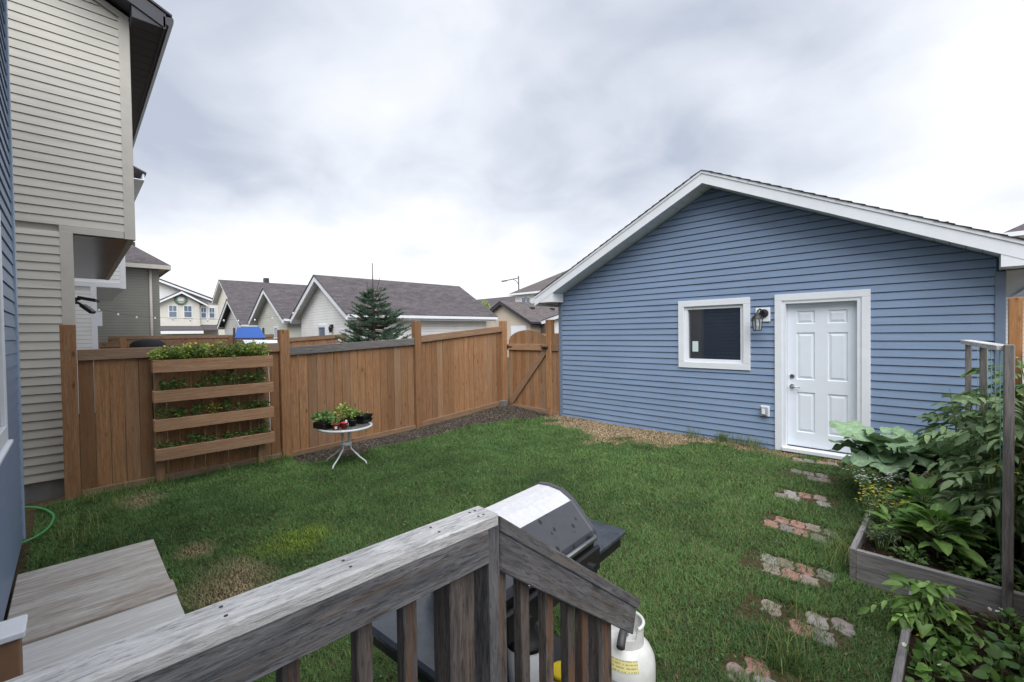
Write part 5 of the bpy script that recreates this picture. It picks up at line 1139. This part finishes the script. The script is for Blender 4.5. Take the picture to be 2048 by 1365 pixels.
def wispy(name, label, x, y, z, h, r, n, fc, fs, ca, cb, nfl):
    t = thing(name, label, 'plant', (x, y, z)); V, F = [], []; tips = []
    for k in range(n):
        a = rng.random()*6.283; q = math.sqrt(rng.random()); e = (x+math.cos(a)*r*q, y+math.sin(a)*r*q, z+h*(.6+.45*rng.random())); m_ = (x+math.cos(a)*r*q*.5, y+math.sin(a)*r*q*.5, z+(e[2]-z)*.6)
        tube_geo([(x+math.cos(a)*r*q*.25, y+math.sin(a)*r*q*.25, z-.02), m_, e], [.0028, .0022, .001], 4, V, F, False); tips.append((m_, e))
    O('stem', V, F, M['stem'], t, recalc=False)
    P, D = [], []
    for m_, e in tips:
        for j in range(16):
            u = rng.random(); P.append(np.array(m_)*(1-u)+np.array(e)*u-np.array([0, 0, .02])); D.append(sph(1)[0]+np.array([0, 0, .3]))
    n_ = len(P); leafcloud('foliage', np.array(P), np.array(D), .035*(.6+.8*rng.random(n_)), .16, cols(n_, ca, cb), M['leaf'], t)
    V, F, C = [], [], []
    for k in range(nfl):
        e = tips[k % n][1]; p = Vector(e)+Vector((rng.normal(0, .022), rng.normal(0, .022), rng.normal(0, .008)))
        for j in range(4):
            a = 6.283*j/4+k; d = Vector((math.cos(a), math.sin(a), .2)); s_ = Vector((-math.sin(a), math.cos(a), 0)); b = len(V); V += [tuple(p), tuple(p+d*fs*.6+s_*fs*.4), tuple(p+d*fs), tuple(p+d*fs*.6-s_*fs*.4)]; F.append((b, b+1, b+2, b+3)); C += [tuple(c*(.85+.2*rng.random()) for c in fc)]*4
    raw('flower', V, F, M['leaf_dull'], t, col=np.array(C), kind='stuff'); return t
wispy('coriander', 'coriander gone to white flower beside the rhubarb', -.56, 5.45, .29, .33, .22, 30, (.82, .82, .82), .010, (.06, .12, .03), (.14, .22, .07), 190)
wispy('coriander', 'second white flowering coriander nearer the garage', -.42, 5.62, .29, .38, .20, 22, (.82, .82, .82), .010, (.06, .12, .03), (.14, .22, .07), 110)
wispy('mustard_plant', 'wispy plant with yellow flowers at the bed corner', -.47, 4.78, .29, .36, .17, 34, (.78, .62, .05), .012, (.10, .16, .07), (.20, .27, .12), 70)
wispy('dill_plant', 'grey green feathery plant at the raised bed front corner', -.43, 4.42, .29, .22, .13, 34, (.30, .34, .20), .006, (.10, .14, .08), (.19, .23, .14), 20)
for i, (x, y, h, r, n, lab) in enumerate([(-.10, 3.18, .17, .17, 120, 'strawberry plant at the left edge of the strawberry bed'), (.0, 3.42, .14, .13, 80, 'strawberry plant in the middle of the strawberry bed'), (.20, 3.92, .17, .16, 100, 'strawberry plant against the foot of the trellis post'),
        (.15, 3.32, .17, .15, 100, 'strawberry plant at the lower right corner of picture'), (.22, 3.58, .16, .15, 90, 'blue green strawberry plant at the right picture edge'), (-.09, 2.86, .15, .15, 90, 'strawberry plant nearest the camera in the low bed'), (-.02, 3.62, .10, .10, 40, 'small strawberry plant behind the middle one'), (.32, 3.75, .15, .14, 60, 'strawberry plant by the fence in low bed')]):
    herb('strawberry_plant', lab, 'plant', x, y, .155, h*.72, r*.68, int(n*.34), .058, (.04, .095, .022) if i != 4 else (.06, .12, .07), (.13, .24, .06), 'strawberry plants', (3, .012, (.85, .85, .8), .8) if i in (0, 2, 5) else None, wr=.85, lift=.35)
for i, (x, y, r, lab) in enumerate([(.05, 4.30, .14, 'low leafy weed at the soil beside the trellis'), (.0, 4.75, .12, 'low seedlings on dark soil in the bed'), (-.25, 4.28, .11, 'small herb along the bed front board'), (.3, 4.3, .12, 'low plant behind the trellis post')]):
    herb('low_plant', lab, 'plant', x, y, .28, .10, r, 70, .05, (.035, .075, .02), (.10, .18, .05))

# ------------------------------------------------------------------ stepping stones of loose pavers
path = thing('path', 'x', 'x', (-1.1, 5, .1)); del path['label']; del path['category']; path['kind'] = 'structure'
pvm = []
for i, c in enumerate([(.20, .175, .165), (.26, .245, .23), (.31, .175, .145), (.19, .175, .165), (.26, .20, .18)]):
    pvm.append(plain('paver%d' % i, c, .9, var=.3, scale=25, bump=.6))
def paver(x, y, a, w, l, mi, dz=0):
    n = 6; pl = []
    prof = lambda t: .012*math.sin(t*6.283)
    for k in range(n): t = k/n; pl.append((-l/2+l*t, -w/2+prof(t)))
    for k in range(n): t = k/n; pl.append((l/2+prof(t), -w/2+w*t))
    for k in range(n): t = 1-k/n; pl.append((-l/2+l*t, w/2+prof(t)))
    for k in range(n): t = 1-k/n; pl.append((-l/2+prof(t), -w/2+w*t))
    ca, sa = math.cos(a), math.sin(a); z = float(gz(x, y))+.012+dz
    prism('paver', [(x+p*ca-q*sa, y+p*sa+q*ca) for p, q in pl], 'z', z-.06, z, pvm[mi], path, bevel=.005)
rows_p = [(-1.36, 7.02, 4, .2), (-1.31, 6.38, 7, .1), (-1.19, 5.62, 7, .15), (-1.07, 4.76, 8, .0), (-.96, 3.93, 8, .1), (-.76, 3.27, 8, .25), (-.66, 2.68, 5, .2)]
for cx_, cy_, n, a in rows_p:
    for k in range(n):
        i, j = k % 4, k//4
        x = cx_+(i-1.5)*.128+(.05 if j else -.01)+rng.normal(0, .006); y = cy_+((j-.5)*.165 if n > 4 else 0)+rng.normal(0, .008)+(i-1.5)*a*.10
        if rng.random() < .07: continue
        paver(x, y, a*.5+rng.normal(0, .05), .148, .116, int(rng.choice([0, 1, 2, 3, 4], p=[.16, .14, .36, .1, .24])), -.001-.006*rng.random())

# ------------------------------------------------------------------ mulch, straw, grass
def scatter_chips(name, P, size, C, m, flat=.5):
    n = len(P); base = np.array([[1, 0, 0], [-.5, .87, 0], [-.5, -.87, 0], [0, 0, 1.]]); V = []
    sc = size*(.5+rng.random((n, 1, 1))); A = rng.random(n)*6.283; ca, sa = np.cos(A), np.sin(A)
    B = base[None]*(1+rng.normal(0, .25, (n, 4, 3))); B[:, :, 2] *= flat
    X = B[:, :, 0]*ca[:, None]-B[:, :, 1]*sa[:, None]; Y = B[:, :, 0]*sa[:, None]+B[:, :, 1]*ca[:, None]; B = np.stack([X, Y, B[:, :, 2]], -1)*sc+P[:, None, :]
    k = np.arange(n)[:, None]*4; F = np.concatenate([k+np.array([[0, 1, 3]]), k+np.array([[1, 2, 3]]), k+np.array([[2, 0, 3]])])
    return raw(name, B.reshape(-1, 3), F, m, None, col=np.repeat(C, 4, 0))
def vcolmat(name, rough=.9):
    m, t, b = mat(name); N = NT(t); a = N.attr('Col'); N.l(N.mix(N.math('MULTIPLY', N.noise(pos(N), 200, 2), .5), a.outputs['Color'], (.02, .018, .016)), b.inputs['Base Color']); b.inputs['Roughness'].default_value = rough; b.inputs['Specular IOR Level'].default_value = .15; return m
M['chips'] = vcolmat('mulch_chips')
def edge_m(y): return np.interp(y, [2.2, 2.6, 3.2, 3.5, 4.35, 5.6, 6.3, 6.7, 7.3], [-7.3, -6.75, -6.75, -6.8, -6.72, -6.72, -6.55, -6.3, -6.0])
def vnoise(x, y, s, seed=0):
    """smooth value noise"""
    r_ = np.random.default_rng(seed); T = r_.random((64, 64)); u = (x*s) % 63; v = (y*s) % 63; i = np.floor(u).astype(int); j = np.floor(v).astype(int); f = u-i; g = v-j; f = f*f*(3-2*f); g = g*g*(3-2*g)
    return T[i, j]*(1-f)*(1-g)+T[(i+1) % 64, j]*f*(1-g)+T[i, (j+1) % 64]*(1-f)*g+T[(i+1) % 64, (j+1) % 64]*f*g
n = 17000; X = rng.uniform(-7.47, -6.0, n); Y = rng.uniform(2.45, 7.22, n); k = (X < edge_m(Y)+.10*(vnoise(X, Y, 5, 3)-.5)) ; X, Y = X[k], Y[k]
ml = scatter_chips('mulch', np.stack([X, Y, gz(X, Y)+.004], -1), .017, cols(len(X), (.012, .010, .010), (.085, .068, .062), .45), M['chips'])
ml['kind'] = 'stuff'; ml['label'] = 'dark wood chip mulch strip along the fence foot'; ml['category'] = 'mulch'
n = 6500; X = rng.uniform(-6.1, -2.0, n); Y = rng.uniform(6.0, 7.28, n); lim = np.interp(X, [-6.1, -5.5, -4.9, -4.0, -3.4, -2.8, -2.0], [6.75, 6.55, 6.3, 6.25, 6.6, 6.95, 7.1]); k = Y > lim+.25+.6*(vnoise(X, Y, 4, 8)-.5); X, Y = X[k], Y[k]
dc = scatter_chips('wood_chips', np.stack([X, Y, gz(X, Y)+.003], -1), .014, cols(len(X), (.10, .075, .055), (.34, .25, .17), .35), M['chips']); dc['kind'] = 'stuff'; dc['label'] = 'dry chips and bare soil along the garage foot'; dc['category'] = 'mulch'

def blades(name, X, Y, L, C, wid, spread=.55, label='', cat='grass', lean=None):
    n = len(X); A = rng.random(n)*6.283; bend = spread*(.35+rng.random(n)); D = np.stack([np.cos(A), np.sin(A)], -1); Z = gz(X, Y)-.004
    Wv = wid*(.6+.7*rng.random(n)); S2 = np.stack([-np.sin(A), np.cos(A)], -1); h = L
    b = np.stack([X, Y, Z], -1)
    def at(t, w):
        xy = D*(h*bend*t*t)[:, None]; z = h*t*(1-.28*bend*t)
        return np.concatenate([np.stack([X, Y], -1)+xy+S2*(Wv*w)[:, None], (Z+z)[:, None]], -1), np.concatenate([np.stack([X, Y], -1)+xy-S2*(Wv*w)[:, None], (Z+z)[:, None]], -1)
    a0, a1 = at(0, .5); m0, m1 = at(.55, .42); t0, _ = at(1.0, 0)
    V = np.stack([a0, a1, m0, m1, t0], 1).reshape(-1, 3); k = np.arange(n)[:, None]*5
    F = np.concatenate([k+np.array([[0, 1, 3]]), k+np.array([[0, 3, 2]]), k+np.array([[2, 3, 4]])])
    o = raw(name, V, F, M['grass'], None, col=np.repeat(C, 5, 0)); o['kind'] = 'stuff'; o['label'] = label; o['category'] = cat; return o
# lawn: density falls with distance from the deck, blades widen a little to match
def ok_lawn(X, Y):
    k = (Y > HY+.05) & (Y < 7.27) & (X > -7.47) & (X < .4)
    k &= ~((X > -5.22) & (X < -2.38) & (Y < .51)); k &= ~((X > -1.0) & (Y < .95)); k &= ~((X > -.60) & (Y > 4.06)); k &= ~((X > -.26) & (Y > 2.25)); k &= ~((X > -.99) & (X < .3) & (Y < 1.75)); 
    return k
def drynessf(X, Y):
    lim = np.interp(X, [-7.5, -6.1, -5.5, -4.9, -4.0, -3.4, -2.8, -2.0, -1.9, -.6], [7.6, 6.75, 6.5, 6.22, 6.12, 6.45, 6.85, 7.05, 7.12, 7.15])
    g = np.clip((Y-lim+.75*(vnoise(X, Y, 3.5, 11)-.5)+.35*(vnoise(X, Y, 9, 12)-.5))/.35, 0, 1)
    p1 = np.clip(1.25-np.hypot((X+3.97)/.40, (Y-.88)/.30)+.7*(vnoise(X, Y, 6, 5)-.5), 0, 1)
    p2 = np.clip(1.1-np.hypot((X+6.9)/.40, (Y-.55)/.25)+.5*(vnoise(X, Y, 6, 6)-.5), 0, 1)*.7
    p3 = np.clip(1.0-np.hypot((X+4.85)/.25, (Y-.75)/.18)+.5*(vnoise(X, Y, 6, 6)-.5), 0, 1)*.8
    return np.maximum.reduce([g, p1, p2, p3])
N0 = 860000
X = rng.uniform(-7.47, .4, N0); Y = rng.uniform(HY, 7.27, N0); dist = np.hypot(X, Y); keep = ok_lawn(X, Y) & (rng.random(N0) < np.clip(1.25-dist/11.5, .42, 1))
mul = X < edge_m(Y)-.02+.12*(vnoise(X, Y, 5, 3)-.5); keep &= ~(mul & (Y > 2.4) & (rng.random(N0) < .97))
dry = drynessf(X, Y); keep &= ~((dry > .5) & (rng.random(N0) < .18))
# thin grass over the pavers
for cx_, cy_, n, a in rows_p:
    inp = (np.abs(X-cx_) < .30) & (np.abs(Y-cy_-(X-cx_)*a*.8) < (.165 if n > 5 else .09)); keep &= ~(inp & (rng.random(N0) < .62+.42*vnoise(X, Y, 9, 21)))
X, Y, dry = X[keep], Y[keep], dry[keep]; n = len(X); dist = np.hypot(X, Y)
v1 = vnoise(X, Y, 1.1, 1); v2 = vnoise(X, Y, 4.0, 2); v3 = vnoise(X+3.3, Y, 11, 4)
t = np.clip(.50*v1+.48*v2-.06+.25*(v3-.4)+.35*(rng.random(n)-.3)+.14*np.clip((X+5)/4, 0, 1)-.05, 0, 1)[:, None]
C = np.array([.046, .118, .037])*(1-t)+np.array([.178, .318, .102])*t
th = (rng.random(n) < (.03+.05*np.clip((X+6)/4, 0, 1)+.20*v3*v2*np.clip((X+6)/4, 0, 1)))[:, None]; C = np.where(th, np.array([.27, .265, .12])*(.6+.5*rng.random((n, 1))), C)
lim_ = np.clip(1.15-np.hypot((X+4.38)/.36, (Y-1.45)/.34)+.9*(vnoise(X, Y, 6, 9)-.5), 0, .9)[:, None]*(rng.random((n, 1)) < .85); C = C*(1-lim_)+np.array([.30, .43, .06])*(.7+.5*rng.random((n, 1)))*lim_
dcol = np.array([.66, .51, .33])*(.55+.6*rng.random((n, 1))); C = C*(1-dry[:, None])+dcol*dry[:, None]
C = np.clip(C*(1+rng.normal(0, .16, (n, 1))), .008, .8)
L = (.018+.022*rng.random(n)+.016*v2)*(1-.35*dry); nearbed = np.clip(1-np.abs(X+.75)/.35, 0, 1)*(Y > 1.9)*(Y < 5); L = L*(1+1.1*nearbed*rng.random(n)); L = L*(1+.7*(rng.random(n) < .02))
nf = np.clip(1-(X+7.45)/.28, 0, 1)*(Y < 2.6); L = L*(1+1.2*nf*rng.random(n))
blades('lawn_grass', X, Y, L, C, .0040*(.8+dist/9), .95, label='mown green lawn of the back yard', cat='grass')
# taller tufts along walls, posts and bed edges
P = []
for _ in range(46): 
    s = rng.random()
    if s < .3: c = (rng.uniform(-3.2, -1.95), 7.22)
    elif s < .5: c = (-7.40+rng.random()*.1, rng.uniform(.1, 2.3))
    elif s < .75: c = (rng.uniform(-.75, -.62), rng.uniform(2.6, 5.2))
    else: c = (rng.uniform(-7.3, -5.5), rng.uniform(-.3, .3))
    P.append((*c, .03+.05*rng.random(), int(14+30*rng.random())))
X = np.concatenate([rng.normal(a, r_, k) for a, b, r_, k in P]); Y = np.concatenate([np.minimum(rng.normal(b, r_, k), 7.26) for a, b, r_, k in P]); n = len(X)
blades('tall_grass', X, Y, .10+.16*rng.random(n), cols(n, (.05, .09, .025), (.20, .22, .08), .2), .0045, .7, 'longer grass tufts along walls and bed edges', 'grass')
# clover and broad weeds dotted through the lawn
n = 420; X = rng.uniform(-7.2, -.7, n); Y = rng.uniform(.6, 6.3, n); k = (vnoise(X, Y, 1.6, 31) > .55) & ok_lawn(X, Y) & (X > edge_m(Y)+.1); X, Y = X[k], Y[k]; X = np.repeat(X, 5)+rng.normal(0, .03, len(X)*5); Y = np.repeat(Y, 5)+rng.normal(0, .03, len(Y)*5)
n = len(X); d = sph(n); d[:, 2] = np.abs(d[:, 2])*.5+.2
wd = leafcloud('lawn_weeds', np.stack([X, Y, gz(X, Y)+.03], -1), d, .022*(.6+.8*rng.random(n)), .7, cols(n, (.05, .11, .03), (.10, .18, .06)), M['leaf'], None); wd['label'] = 'clover and broad leaved weeds dotted through the lawn'; wd['category'] = 'weeds'
